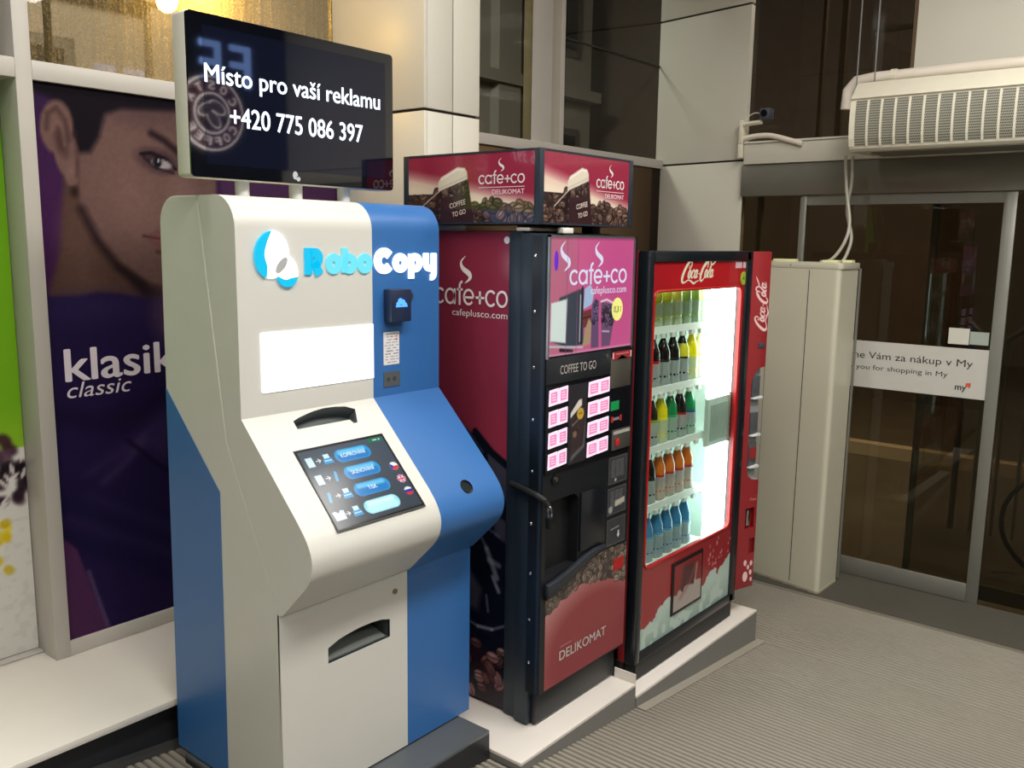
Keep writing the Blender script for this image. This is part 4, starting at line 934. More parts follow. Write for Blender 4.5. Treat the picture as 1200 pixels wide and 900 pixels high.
def red_print(X, Y):
    x = X+FX; z = Y+FZ; C = flat(X, (142, 26, 34)); C = over(C, (196, 30, 36), ell(x, z, 3.5, 1.82, .45, .09, 0, .6), .6)
    nz = vnoise(X, Y, 22, 4)*.05+vnoise(X, Y, 60, 5)*.022
    top_ = np.interp(x, [2.99, 3.05, 3.12, 3.18, 3.24, 3.30, 3.45, 3.55, 3.62, 3.68, 3.74, 3.80, 3.85], [.36, .385, .40, .445, .46, .40, .40, .43, .47, .44, .47, .50, .55])-.03+nz
    foam = np.clip((top_-z)/.004+.5, 0, 1); C = over(C, (176, 196, 186), foam); C = over(C, (96, 128, 122), foam*np.clip((.42-z)/.14, 0, 1)*(vnoise(X, Y, 30, 8) > .45), .55)
    rd = random.Random(4)
    for k in range(26): 
        a = rd.uniform(3.58, 3.84); b = rd.uniform(.50, .60) if a > 3.7 else rd.uniform(.48, .66); C = over(C, (206, 150, 146), ell(x, z, a, b, rd.uniform(.003, .008), rd.uniform(.004, .012), 0, .3), .8)
    return C
rf = paint('front_panel', (FX, CY, FZ), X_, Z_, 3.803-FX, 1.880-FZ, .0045, red_print, vmat('red front print', .22, emit=.04, coat=.6), bv, hole=win_hole)
# smooth bezel round the opening
rp_ = []
for cx, cz, a0 in ((wx1-.035, wz0+.035, -90), (wx1-.035, wz1-.035, 0), (wx0+.035, wz1-.035, 90), (wx0+.035, wz0+.035, 180)):
    for k in range(7): a = math.radians(a0+15*k); rp_.append((cx+.035*math.cos(a), CY, cz+.035*math.sin(a)))
G().tube(rp_+[rp_[0]], .006, 6, caps=False).build('window_bezel', mat('bezel red', (170, 30, 30), .3), bv, smooth=True)
g = G(); nb = len(rp_); v = [(p[0], CY, p[2]) for p in rp_]+[(p[0], CY+.016, p[2]) for p in rp_]
g.add(v, [(i, (i+1) % nb, nb+(i+1) % nb, nb+i) for i in range(nb)]); g.build('window_reveal', mat('reveal red', (150, 24, 28), .4), bv, fix=False)
box('glass_pane', 3.0, 3.80, 1.784, 1.788, .62, 1.80, glassmat('machine glass', (245, 250, 248), 1.35, 0.0), bv)
# script word
def script(P, R, U, h_, m, par, name='script_logo'):
    S = []
    def add(p, wd): S.append(smooth_pts(p, wd, 7))
    add([(.62, .62), (.66, .78), (.60, .92), (.46, .93), (.28, .74), (.14, .44), (.10, .18), (.18, .02), (.36, .0), (.62, .10), (.9, .02), (1.1, -.06), (1.32, .02), (1.5, .06)], [.04, .06, .07, .10, .13, .15, .15, .11, .06, .05, .08, .09, .05, .02])
    add([(.62, .62), (.54, .60), (.50, .68), (.56, .74)], [.03, .04, .04, .03])
    def o(cx, cy=.36, rx=.10, rz=.17): add([(cx+rx*math.cos(a), cy+rz*math.sin(a)) for a in [2*PI*k/12+.6 for k in range(13)]], [.07+.03*abs(math.cos(2*PI*k/12+.6)) for k in range(13)])
    o(.62, .36, .085); 
    add([(.98, .46), (.92, .54), (.83, .48), (.79, .34), (.83, .20), (.92, .20), (1.00, .30)], [.05, .07, .08, .09, .07, .05, .03])
    o(1.12, .36, .09); add([(1.24, .54), (1.20, .34), (1.23, .20), (1.32, .26)], [.08, .09, .06, .03])
    add([(1.34, .36), (1.44, .38)], [.05, .05])
    add([(2.00, .62), (2.02, .80), (1.94, .92), (1.80, .86), (1.64, .62), (1.56, .34), (1.58, .12), (1.70, .03), (1.84, .12), (1.92, .26)], [.04, .06, .08, .10, .14, .15, .13, .08, .05, .03])
    add([(1.76, .66), (1.90, .84), (2.08, .98), (2.20, .92), (2.26, .80), (2.40, .78), (2.60, .92), (2.74, 1.02)], [.03, .07, .09, .08, .07, .08, .07, .02])
    o(1.98, .36, .085); add([(2.20, .56), (2.28, .76), (2.26, .62), (2.16, .36), (2.18, .18), (2.28, .24)], [.03, .07, .09, .09, .07, .03])
    o(2.42, .36, .09); add([(2.54, .54), (2.50, .34), (2.53, .20), (2.66, .28)], [.08, .09, .07, .03])
    g = G()
    for p, wd in S:
        ribbon(g, [np.array(((q[0]+.30*q[1]-.1)*h_, q[1]*h_)) for q in p], [x*h_*1.1 for x in wd], P, R, U, .001)
    return g.build(name, m, par, fix=False)
P0 = Vector((3.228, CY, 1.790)); script(P0, X_, Z_, .0, mat('x', (0, 0, 0)), rf) if False else None
sw_ = mat('lit cream script', (250, 238, 214), .4, emit=.45, ecol=(250, 236, 205))
script((3.215, CY, 1.797), X_*1.0, Z_*.86, .105, sw_, rf)
bw = .105; 
G().tube([(3.786, CY, 1.802), (3.786, CY-.002, 1.802)], .030, 24).build('round_sticker', mat('lime sticker', (150, 176, 44), .5), rf)
G().tube([(3.786, CY-.002, 1.802), (3.786, CY-.0026, 1.802)], .006, 12).build('sticker_dot', black_m, rf)
for a, b in ((3.700, 3.762), (3.775, 3.812)): box('white_sticker', a, b, CY-.0012, CY, 1.848, 1.876, mat('pink grey sticker', (206, 176, 182), .5), rf)
# delivery flap
fb = box('delivery_frame', 3.243, 3.518, CY-.006, CY, .368, .606, mat('black flap frame', (22, 18, 20), .4), bv, .003)
def flap_print(X, Y):
    C = flat(X, (128, 34, 38)); C = over(C, (60, 30, 34), poly(X, Y, [(.05, .06), (.19, .06), (.20, .18), (.08, .19)], .012), .8)
    C = over(C, (176, 186, 178), np.clip((.075+.03*vnoise(X, Y, 40, 3)-Y-.10*np.abs(X-.12)+.02*(X > .18))/.004, 0, 1), .8)
    C = over(C, (150, 70, 70), strk(X, Y, [(.06, .05), (.14, .10), (.19, .17)], .02, .01), .5); C = over(C, (190, 160, 150), strk(X, Y, [(.185, .07), (.2, .17)], .014, .004), .7)
    return C
paint('delivery_flap', (3.258, CY-.0068, .383), X_, Z_, .245, .208, .003, flap_print, vmat('flap print', .15), fb)
# interior: shelves with clips and clear guides
gl_clear = glassmat('clear plastic guide', (225, 235, 230), 1.5, .05, haze=.7, hazecol=(226, 236, 230), boost=2.5)
shelf_m = mat('white shelf', (222, 232, 222), .4)
SH = [1.612, 1.362, 1.114, .864, .606]
SX0 = 3.128; SP = .0825
counts = [7, 7, 6, 6, 6]
for k, z in enumerate(SH):
    s_ = box('shelf', 3.006, 3.655, 1.845, 2.38, z-.018, z-.004, shelf_m, bv, .002)
    box('price_rail', 3.006, 3.655, 1.838, 1.846, z-.026, z+.004, mat('price rail', (236, 240, 232), .4), s_)
    for j in range(7):
        x = SX0+j*SP
        box('shelf_clip', x-.014, x+.014, 1.834, 1.846, z-.044, z-.024, white_pl, s_)
    g = G()
    for j in range(7 if k < 2 else 6):
        x = SX0+j*SP
        for q in range(10):
            pass
        prof = [(.034, .0), (.036, .02), (.032, .04), (.036, .06), (.033, .08), (.036, .100)]
        g.lathe(prof, (x, 1.885, z-.002), 10)
    g.build('bottle_guide', gl_clear, s_, smooth=True, fix=False)
lt = mat('fluorescent tube panel', (255, 255, 252), .4, emit=9.0, ecol=(238, 255, 246)); lt2 = mat('cool tube panel', (250, 255, 255), .4, emit=9.0, ecol=(226, 255, 252))
box('light_panel', 3.575, 3.80, 1.808, 1.822, 1.275, 1.80, lt, bv, .003); box('light_panel', 3.60, 3.80, 1.808, 1.822, .62, 1.045, lt2, bv, .003)
gr = box('vent_grille', 3.575, 3.80, 1.805, 1.822, 1.055, 1.268, mat('grey grille', (206, 220, 208), .5), bv)  # grille and bar colours lightened in place of the tube's light
for k in range(11): box('grille_bar', 3.600+k*.0165, 3.607+k*.0165, 1.801, 1.805, 1.075, 1.24, mat('grille bar', (166, 180, 170), .5), gr)
box('light_strip', 3.02, 3.66, 1.846, 1.862, 1.79, 1.81, mat('top tube', (255, 255, 255), .4, emit=5.0, ecol=(245, 255, 248)), bv)
box('light_strip', 3.006, 3.014, 1.846, 1.862, .65, 1.76, mat('side tube', (255, 255, 255), .4, emit=2.0, ecol=(236, 255, 246)), bv)
# bottles
COLS = {'cola': ((22, 12, 12), (168, 20, 26), (160, 20, 24)), 'dark': ((26, 16, 14), (30, 30, 34), (24, 24, 26)), 'colalemon': ((24, 18, 12), (222, 210, 40), (40, 30, 30)), 'yellow': ((236, 216, 20), (236, 222, 30), (206, 60, 40)),
        'pale': ((240, 238, 190), (236, 232, 150), (230, 228, 200)), 'lime': ((214, 222, 40), (226, 226, 60), (206, 214, 60)), 'green': ((20, 130, 70), (30, 160, 90), (20, 120, 60)), 'greenblue': ((24, 140, 80), (40, 80, 130), (20, 130, 70)), 'orange': ((214, 112, 34), (176, 40, 36), (178, 44, 40)),
        'water': ((60, 130, 176), (90, 160, 196), (40, 110, 170)), 'dkyellow': ((34, 30, 18), (150, 160, 40), (26, 26, 22)), 'paleyellow': ((236, 236, 90), (230, 232, 120), (206, 226, 130)), 'palegreen': ((170, 206, 90), (160, 200, 90), (150, 196, 90))}
NM = {'cola': 'dark cola bottle with red label', 'dark': 'black cola bottle with black label', 'colalemon': 'cola bottle with yellow label', 'yellow': 'bright yellow drink bottle', 'pale': 'pale yellow drink bottle', 'lime': 'yellow topped clear bottle', 'green': 'green bottle', 'greenblue': 'green bottle with blue label', 'orange': 'orange drink bottle with red label', 'water': 'blue water bottle', 'dkyellow': 'dark bottle with yellow-green label', 'paleyellow': 'yellow-filled clear bottle', 'palegreen': 'pale green topped bottle'}
BC = {}
def bottle(kind, x, y, z, label, grp, first):
    a, b, c = COLS[kind]
    if kind not in BC:
        em = .12
        body = mat('drink '+kind, a, .12, coat=.6, emit=0.0); lab = mat('label '+kind, b, .35); cap = mat('cap '+kind, c, .4)
        o = G().lathe([(.024, 0), (.031, .006), (.032, .04), (.027, .075), (.032, .115), (.0305, .145), (.018, .180), (.0125, .196), (.0125, .204)], (x, y, z), 14).build('drink_bottle', body, None, smooth=True, loc=(x, y, z))
        G().lathe([(.0145, .200), (.0145, .218), (.012, .220)], (x, y, z), 12).build('cap', cap, o, smooth=True)
        G().lathe([(.0285, .072), (.0283, .080), (.0325, .100), (.0325, .112)] if kind not in ('colalemon', 'lime') else [(.0326, .110), (.0328, .118), (.0312, .146), (.024, .166)], (x, y, z), 14).build('label', lab, o, smooth=True)
        BC[kind] = o
    else:
        s = BC[kind]; o = s.copy(); COL.objects.link(o); o.location = (x, y, z)
        for ch in s.children:
            c2 = ch.copy(); COL.objects.link(c2); c2.parent = o
    tag(o, label, 'bottle', grp)
    return o
ROWS = [['lime', 'lime', 'lime', 'paleyellow', 'palegreen', 'palegreen', 'pale'], ['cola', 'cola', 'dark', 'dark', 'colalemon', 'yellow', 'pale'], ['dark', 'dkyellow', 'yellow', 'green', 'cola', 'greenblue'], ['dark', 'dark', 'orange', 'orange', 'orange', 'orange'], ['water']*6]
ordn = ['first', 'second', 'third', 'fourth', 'fifth', 'sixth', 'seventh']; shn = ['top shelf', 'second shelf from the top', 'middle shelf', 'second shelf from the bottom', 'bottom shelf']
for k, row in enumerate(ROWS):
    for j, kd in enumerate(row):
        bottle(kd, SX0+j*SP, 1.885, SH[k]-.003, '%s, %s from left on the %s' % (NM[kd], ordn[j], shn[k]), 'bottles on the %s of the red machine' % shn[k], False)
# control column, front face turned slightly towards the room
ca, cbp = Vector((3.866, 1.768, 0)), Vector((3.990, 1.729, 0)); cd = (cbp-ca).normalized(); cn = Vector((cd.y, -cd.x, 0))
cc = G().prism([ca+Z_*.297, cbp+Z_*.297, Vector((3.990, 1.84, .297)), Vector((3.866, 1.84, .297))], (0, 0, 1.921-.297)).build('control_column', red_m, bv, .004)
def CP(s, z, h=0.0): return ca+cd*s+cn*h+Z_*z
rc = [CP(.128, 1.385), CP(.09, 1.380), CP(.062, 1.362), CP(.045, 1.335), CP(.040, 1.30), CP(.040, .90), CP(.052, .862), CP(.075, .845), CP(.10, .838), CP(.128, .838)]
cut(cc, [G().prism([q+cn*.02 for q in rc]+[], -cn*.045)], mat('grey module recess', (140, 144, 146), .45))
for z0, z1 in ((1.235, 1.34), (1.055, 1.165), (.90, 1.02)):
    p = [CP(.062, z0, -.024), CP(.115, z0, -.024), CP(.115, z1, -.024), CP(.062, z1, -.024)]
    mo = G().prism(p, cn*.010).build('payment_module', mat('dark grey module', (74, 78, 82), .4), cc, .002)
    G().prism([CP(.058, z0-.004, -.020), CP(.122, z0-.004, -.020), CP(.122, z0+.010, -.020), CP(.058, z0+.002, -.020)], cn*.022).build('module_ledge', mat('light module ledge', (206, 208, 210), .35), mo, .002)
G().prism([CP(.066, .94, -.013), CP(.112, .94, -.013), CP(.112, .995, -.013), CP(.066, .995, -.013)], cn*.002).build('red_insert', red_m, cc)
G().prism([CP(.070, 1.475), CP(.112, 1.475), CP(.112, 1.500), CP(.070, 1.500)], cn*.004).build('display_slot', mat('slot grey', (66, 74, 84), .3), cc, .002)
cut(cc, [G().prism([CP(.050, .60, .02), CP(.11, .60, .02), CP(.11, .70, .02), CP(.050, .70, .02)], -cn*.035), G().prism([CP(.085, .47, .02), CP(.122, .47, .02), CP(.122, .545, .02), CP(.085, .545, .02)], -cn*.03)], mat('dark red pocket', (120, 18, 24), .4))
G().prism([CP(.055, .615, -.006), CP(.080, .615, -.006), CP(.080, .69, -.006), CP(.055, .69, -.006)], cn*.008).build('coin_return', chrome, cc, .002)
script(CP(.118, 1.555), Z_, -cd, .086, mat('column script white', (236, 196, 196), .5), cc, 'column_script')
for s, z, r in ((.070, .355, .017), (.088, .400, .008), (.066, .425, .010), (.106, .372, .009), (.108, .418, .009), (.112, .335, .007)):
    G().prism([CP(s+r*math.cos(a), z+r*math.sin(a)*1.5) for a in [2*PI*k/16 for k in range(16)]], cn*.001).build('bubble_mark', mat('bubble print', (230, 196, 194), .5), cc)
text('Press', CP(.075, .735), cd, Z_, .045, .016, mat('press print', (214, 130, 134), .5), cc)

# ------------------------------------------------------------------ cream service cabinet by the door
cab = root('service_cabinet', (4.95, 2.0, 0), 'tall cream metal service cabinet between the red machine and the sliding door', 'cabinet')
cab_m = mat('cream cabinet paint', (204, 200, 180), .34, vary=.03, scale=2)
fa, fb_ = Vector((4.820, 1.70, 0)), Vector((4.967, 2.48, 0)); fd = (fb_-fa).normalized(); r = .035
c0 = fa+fd*r; pts = [fb_, Vector((4.967, 1.0, 0))]
def foot_(z, inset=0.0):
    o = [fa+fd*.78, ]
    a0 = c0; o.append(a0)
    for k in range(1, 6):
        t = k/6; o.append((a0*(1-t)**2+fa*2*t*(1-t)+(fa+X_*r)*t*t))
    o += [fa+X_*r, Vector((5.085, 1.695, 0)), Vector((5.215, 2.48, 0))]
    cen = Vector((5.0, 2.1, 0)); return [cen+(q-cen)*(1+inset)+Z_*z for q in o]
G().prism(foot_(.012, -.004), (0, 0, 1.815)).build('body', cab_m, cab)
G().prism(foot_(0, 0.004), (0, 0, .014)).build('base_strip', mat('cabinet base strip', (168, 160, 136), .5), cab)
G().prism(foot_(1.827, .012), (0, 0, .034)).build('lid', cab_m, cab, .003)
sm_ = fa+fd*.185; nn_ = Vector((-fd.y, fd.x, 0))
G().prism([sm_+nn_*.001+Z_*.03, sm_+fd*.004+nn_*.001+Z_*.03, sm_+fd*.004-nn_*.002+Z_*.03, sm_-nn_*.002+Z_*.03], (0, 0, 1.79)).build('door_seam', seam_m, cab)
G().tube([sm_+nn_*.001+fd*.12+Z_*1.845, sm_+nn_*.004+fd*.12+Z_*1.845], .004, 8).build('screw', steel, cab)
G().tube([(5.094, 1.688, .03), (5.094, 1.688, 1.83)], .008, 8).build('edge_rod', mat('rod grey', (150, 150, 145), .3, .7), cab)
for y0, y1, x0 in ((1.99, 2.12, 4.905), (1.735, 1.82, 4.86), (1.705, 1.76, 5.0)):
    box('lid_pad', x0, x0+.05, y0, y1, 1.861, 1.876, mat('pale yellow pad', (226, 224, 176), .4), cab, .003)

# ------------------------------------------------------------------ air curtain over the door
ac = root('air_curtain', (5.0, .9, 2.44), 'large white perforated air curtain hanging over the sliding door', 'air curtain')
wac = mat('air curtain white', (222, 216, 198), .32)
y0, y1 = -.62, 1.70
prof = [(5.18, 2.445), (4.83, 2.437), (4.812, 2.452), (4.797, 2.50), (4.790, 2.56), (4.790, 2.63), (4.797, 2.695), (4.785, 2.70), (4.87, 2.79), (5.18, 2.80)]
g = G().prism([(x, y1, z) for x, z in prof], (0, y0-y1, 0)); g.build('casing', wac, ac, .002)
# perforated panels between vertical ribs (dark backing, mesh of holes as a real plate)
gr_m = bpy.data.materials.new('perforated plate'); gr_m.use_nodes = True; nt = gr_m.node_tree; bb = nt.nodes['Principled BSDF']
tc = nt.nodes.new('ShaderNodeTexCoord'); sp_ = nt.nodes.new('ShaderNodeSeparateXYZ'); nt.links.new(tc.outputs['Object'], sp_.inputs[0])
def mnode(op, a, b=None, c=None):
    n = nt.nodes.new('ShaderNodeMath'); n.operation = op
    for i, q in enumerate((a, b, c)):
        if q is None: continue
        if isinstance(q, (int, float)): n.inputs[i].default_value = q
        else: nt.links.new(q, n.inputs[i])
    return n.outputs[0]
zz = mnode('MULTIPLY', sp_.outputs[2], 1/.0125); row = mnode('FLOOR', zz); off_ = mnode('MULTIPLY', mnode('MODULO', row, 2.0), .5)
yy = mnode('ADD', mnode('MULTIPLY', sp_.outputs[1], 1/.0078), off_)
fy = mnode('SUBTRACT', mnode('FRACT', yy), .5); fz = mnode('MULTIPLY', mnode('SUBTRACT', mnode('FRACT', zz), .5), 1.25)
d_ = mnode('SQRT', mnode('ADD', mnode('MULTIPLY', fy, fy), mnode('MULTIPLY', fz, fz))); hole_ = mnode('LESS_THAN', d_, .36)
mxx = nt.nodes.new('ShaderNodeMix'); mxx.data_type = 'RGBA'; mxx.inputs[6].default_value = s2l((150, 148, 134))+(1,); mxx.inputs[7].default_value = s2l((52, 52, 48))+(1,)
nt.links.new(hole_, mxx.inputs[0]); nt.links.new(mxx.outputs[2], bb.inputs['Base Color']); bb.inputs['Roughness'].default_value = .45
fprof = [(4.8125, 2.462), (4.7995, 2.50), (4.7925, 2.56), (4.7925, 2.63), (4.799, 2.688)]
y = 1.672; k = 0
while y > y0+.05:
    ya, yb = y, y-.057
    g = G(); n = len(fprof); v = [(x-.004, ya, z) for x, z in fprof]+[(x-.004, yb, z) for x, z in fprof]
    g.add(v, [(i, i+1, n+i+1, n+i) for i in range(n-1)]); g.build('perforated_panel', gr_m, ac, fix=False)
    G().prism([(x-.010, yb, z) for x, z in fprof]+[(x+.004, yb, z) for x, z in reversed(fprof)], (0, -.0105, 0)).build('rib', wac, ac)
    y -= .0675; k += 1
G().prism([(x-.008, 1.70, z) for x, z in fprof]+[(x+.004, 1.70, z) for x, z in reversed(fprof)], (0, -.027, 0)).build('end_rib', wac, ac)
box('outlet', 4.90, 5.12, y0+.05, 1.62, 2.434, 2.446, mat('outlet grey', (120, 118, 108), .5), ac)
G().tube([(5.13, 1.845, 2.70), (5.13, 1.84, 2.80), (5.13, 1.80, 2.845), (5.13, 1.70, 2.855), (5.13, -.6, 2.862)], .030, 14).build('pipe', mat('white duct', (226, 216, 204), .35), ac, smooth=True)
G().tube([(5.13, 1.615, 2.855), (5.13, 1.585, 2.855)], .036, 14).build('pipe_clip', wac, ac)
for y, nm in ((1.758, 'left'), (1.665, 'right')):
    tag(G().tube([(5.02, y, 2.79), (5.02, y, 4.1)], .004, 6).build('hanging_wire', mat('steel cable', (150, 152, 154), .3, .8)), 'thin steel suspension wire, %s of the two above the air curtain' % nm, 'wire')
tag(G().tube([tuple(map(float, p)) for p in smooth_pts([(5.02, 1.79, 2.44), (5.02, 1.77, 2.25), (5.0, 1.735, 2.08), (4.97, 1.745, 1.97), (4.95, 1.80, 1.88), (4.94, 1.86, 1.863)], [1]*6, 5)[0]], .009, 8).build('supply_cable', mat('pale grey cable', (176, 172, 160), .4), smooth=True), 'pale cable hanging from the air curtain, left one, curving onto the cabinet top', 'cable')
tag(G().tube([tuple(map(float, p)) for p in smooth_pts([(5.06, 1.765, 2.44), (5.06, 1.76, 2.3), (5.06, 1.775, 2.15), (5.06, 1.74, 2.0), (5.04, 1.755, 1.90), (5.03, 1.775, 1.863)], [1]*6, 5)[0]], .009, 8).build('supply_cable', mat('pale grey cable', (176, 172, 160), .4), smooth=True), 'pale cable hanging from the air curtain, right one, nearer the door', 'cable')

# ------------------------------------------------------------------ camera on bracket, box and conduit at the second column
cv = root('security_camera', (5.2, 2.40, 2.66), 'small dark security camera on a white bracket at the column edge', 'camera')
G().tube([(5.235, 2.52, 2.674), (5.2, 2.37, 2.678)], .014, 8).build('arm', wac, cv)
box('wall_bracket', 5.215, 5.262, 2.496, 2.52, 2.56, 2.70, wac, cv, .004)
cb2 = box('camera_body', 5.175, 5.25, 2.315, 2.375, 2.690, 2.755, mat('camera body', (66, 70, 80), .4), cv, .004)
G().tube([(5.176, 2.345, 2.725), (5.168, 2.345, 2.725)], .020, 14).build('lens', mat('lens glass', (16, 18, 26), .05, coat=1), cb2)
G().tube([tuple(map(float, p)) for p in smooth_pts([(5.21, 2.37, 2.725), (5.21, 2.42, 2.735), (5.215, 2.47, 2.71), (5.22, 2.485, 2.66)], [1]*4, 5)[0]], .003, 6).build('lead', white_pl, cv, smooth=True)
tag(box('junction_box', 5.22, 5.27, 2.494, 2.525, 2.475, 2.565, wac, None, .004), 'small cream junction box on the column below the security camera', 'junction box')
tag(G().tube([tuple(map(float, p)) for p in smooth_pts([(5.24, 2.50, 2.588), (5.23, 2.43, 2.600), (5.22, 2.32, 2.598), (5.22, 2.20, 2.565), (5.22, 2.12, 2.54)], [1]*5, 5)[0]], .016, 10).build('white_conduit', mat('white duct', (226, 216, 204)), smooth=True), 'white flexible conduit lying along the beam left of the air curtain', 'conduit')

# ------------------------------------------------------------------ sign and papers on the door glass
ds = root('door_notice', (5.279, 1.5, 1.14), 'white bilingual thank-you notice strip across the sliding door glass', 'notice')
box('sheet', 5.2785, 5.2815, 1.012, 2.06, 1.142, 1.412, mat('white vinyl', (196, 194, 188), .5), ds)
ink = mat('black ink', (24, 22, 22), .5)
text('Děkujeme Vám za nákup v My', (5.2785, 1.115, 1.312), -Y_, Z_, .865, .040, ink, ds, right=True)
text('Thank you for shopping in My', (5.2785, 1.236, 1.248), -Y_, Z_, .645, .028, ink, ds, right=True)
text('my', (5.2785, 1.193, 1.184), -Y_, Z_, .055, .034, ink, ds, off=.02)
G().prism([(5.2785, 1.142, 1.224), (5.2785, 1.116, 1.228), (5.2785, 1.116, 1.208), (5.2785, 1.124, 1.196), (5.2785, 1.128, 1.205), (5.2785, 1.141, 1.204)], (-.0006, 0, 0)).build('red_mark', mat('orange red mark', (206, 84, 58), .5), ds)
tag(box('paper_notice', 5.279, 5.2815, 1.146, 1.250, 1.433, 1.520, mat('white paper', (206, 204, 192), .6)), 'left square white paper stuck on the door glass above the notice strip', 'paper')
tag(box('paper_notice', 5.279, 5.2815, 1.050, 1.142, 1.437, 1.506, mat('greenish paper', (160, 170, 160), .6)), 'right greenish paper stuck on the door glass above the notice strip', 'paper')
# ------------------------------------------------------------------ posters
def woman(X, Y):   # x = X+1.337 ; z = Y+.502
    x = X+1.337; z = Y+.502; q = 1.0
    C = flat(X, (52, 30, 70)); C = over(C, (74, 34, 84), ell(x, z, 1.37, 1.95, .08, .35, 0, .5), .9)
    skin = (116, 88, 84)
    # neck
    C = over(C, (92, 66, 58), poly(x, z, [(1.345, 1.74), (1.40, 1.90), (1.43, 2.20), (1.55, 2.18), (1.9, 1.9), (1.9, 1.60), (1.345, 1.60)], .012))
    C = over(C, (112, 84, 76), ell(x, z, 1.47, 1.86, .06, .16, .1, .7), .7)
    # face
    face = poly(x, z, [(1.50, 2.46), (1.475, 2.20), (1.475, 2.06), (1.52, 1.96), (1.60, 1.86), (1.70, 1.785), (1.78, 1.76), (1.92, 1.77), (2.0, 1.9), (2.02, 2.46)], .008)
    C = over(C, skin, face); C = over(C, (146, 112, 104), ell(x, z, 1.66, 2.10, .12, .16, .3, .9)*face, .7); C = over(C, (84, 60, 66), ell(x, z, 1.74, 2.43, .18, .06, 0, .9)*face, .7)
    C = over(C, (150, 118, 112), ell(x, z, 1.86, 2.05, .05, .12, 0, .9)*face, .7)
    # shadow under the jaw
    C = over(C, (38, 24, 30), strk(x, z, [(1.478, 2.04), (1.53, 1.93), (1.60, 1.84), (1.69, 1.775)], .03, .014), .75)
    C = over(C, (34, 22, 30), poly(x, z, [(1.60, 1.84), (1.70, 1.775), (1.78, 1.755), (1.9, 1.76), (1.9, 1.66), (1.70, 1.70)], .02), .8)
    # hair
    C = over(C, (24, 18, 28), poly(x, z, [(1.33, 2.50), (1.33, 2.42), (1.40, 2.40), (1.45, 2.33), (1.475, 2.23), (1.52, 2.235), (1.555, 2.29), (1.58, 2.37), (1.64, 2.395), (2.1, 2.43), (2.1, 2.5)], .012))
    # ear
    ear = np.maximum(ell(x, z, 1.412, 2.310, .054, .088, -.12, .10), np.maximum(ell(x, z, 1.440, 2.225, .042, .085, .10, .10), ell(x, z, 1.452, 2.165, .026, .050, 0, .12)))
    C = over(C, (124, 94, 88), ear)
    C = over(C, (64, 42, 44), strk(x, z, [(1.378, 2.30), (1.385, 2.35), (1.415, 2.372), (1.440, 2.335), (1.452, 2.27)], .011, .009), .75)
    C = over(C, (70, 46, 48), ell(x, z, 1.425, 2.265, .020, .048, .15, .5)*ear, .75); C = over(C, (150, 120, 112), strk(x, z, [(1.400, 2.30), (1.412, 2.33), (1.430, 2.31), (1.435, 2.25)], .007, .007), .6)
    C = over(C, (148, 116, 108), ell(x, z, 1.452, 2.165, .016, .028, 0, .8), .6); C = over(C, (70, 46, 48), strk(x, z, [(1.472, 2.30), (1.476, 2.22), (1.470, 2.15)], .010, .008), .6)
    C = over(C, (40, 26, 30), ell(x, z, 1.458, 2.098, .014, .018, 0, .6), .8)
    # eye and brow
    C = over(C, (60, 40, 52), ell(x, z, 1.775, 2.225, .075, .038, -.18, .5), .85); C = over(C, (24, 16, 22), strk(x, z, [(1.705, 2.245), (1.745, 2.252), (1.80, 2.235), (1.84, 2.20)], .012, .004)); C = over(C, (24, 16, 22), strk(x, z, [(1.715, 2.235), (1.76, 2.20), (1.83, 2.185)], .007, .004), .9)
    C = over(C, (176, 168, 172), ell(x, z, 1.785, 2.215, .040, .016, -.15, .2)); C = over(C, (28, 26, 36), ell(x, z, 1.768, 2.220, .017, .019, 0, .15)); C = over(C, (190, 190, 200), ell(x, z, 1.772, 2.226, .004, .004, 0, .2))
    C = over(C, (40, 26, 32), strk(x, z, [(1.750, 2.322), (1.80, 2.300), (1.87, 2.250)], .024, .010), .95)
    # mouth, nose
    C = over(C, (30, 18, 24), strk(x, z, [(1.70, 1.952), (1.745, 1.945), (1.79, 1.94)], .008, .003), .9); C = over(C, (126, 72, 76), poly(x, z, [(1.70, 1.95), (1.75, 1.975), (1.82, 1.98), (1.82, 1.90), (1.76, 1.90)], .006), .55)
    C = over(C, (60, 36, 44), strk(x, z, [(1.75, 1.895), (1.80, 1.88)], .012, .006), .7)
    # garment
    C = over(C, (40, 28, 74), poly(x, z, [(1.33, 1.745), (1.45, 1.742), (1.52, 1.752), (1.60, 1.745), (1.72, 1.72), (2.6, 1.75), (2.6, .4), (1.33, .4)], .008))
    C = over(C, (54, 42, 92), ell(x, z, 1.50, 1.70, .16, .05, 0, .8), .6); C = over(C, (104, 74, 96), ell(x, z, 1.86, 1.66, .13, .12, 0, .4), .8)
    C = over(C, (70, 54, 106), poly(x, z, [(1.44, 1.10), (1.62, 1.22), (1.83, 1.38), (1.83, 1.05), (1.65, 1.16)], .03), .6)
    C = over(C, (26, 18, 48), strk(x, z, [(1.34, 1.34), (1.50, 1.28), (1.66, 1.30), (1.80, 1.36)], .05, .05), .6)
    C = over(C, (92, 76, 124), strk(x, z, [(1.50, 1.06), (1.60, 1.13), (1.66, 1.20)], .02, .02), .5); C = over(C, (20, 14, 40), strk(x, z, [(1.60, 1.20), (1.70, 1.10), (1.84, .98)], .012, .008), .8)
    for a, b, k in (((1.35, 1.0), (1.85, .70), .5), ((1.36, .88), (1.85, .58), .6), ((1.40, 1.06), (1.86, .82), .35)): C = over(C, (22, 18, 56), strk(x, z, [a, b], .05, .04), k)
    for a, b, k in (((1.38, .95), (1.86, .66), .35), ((1.45, 1.02), (1.86, .76), .3)): C = over(C, (64, 52, 108), strk(x, z, [a, b], .025, .025), k)
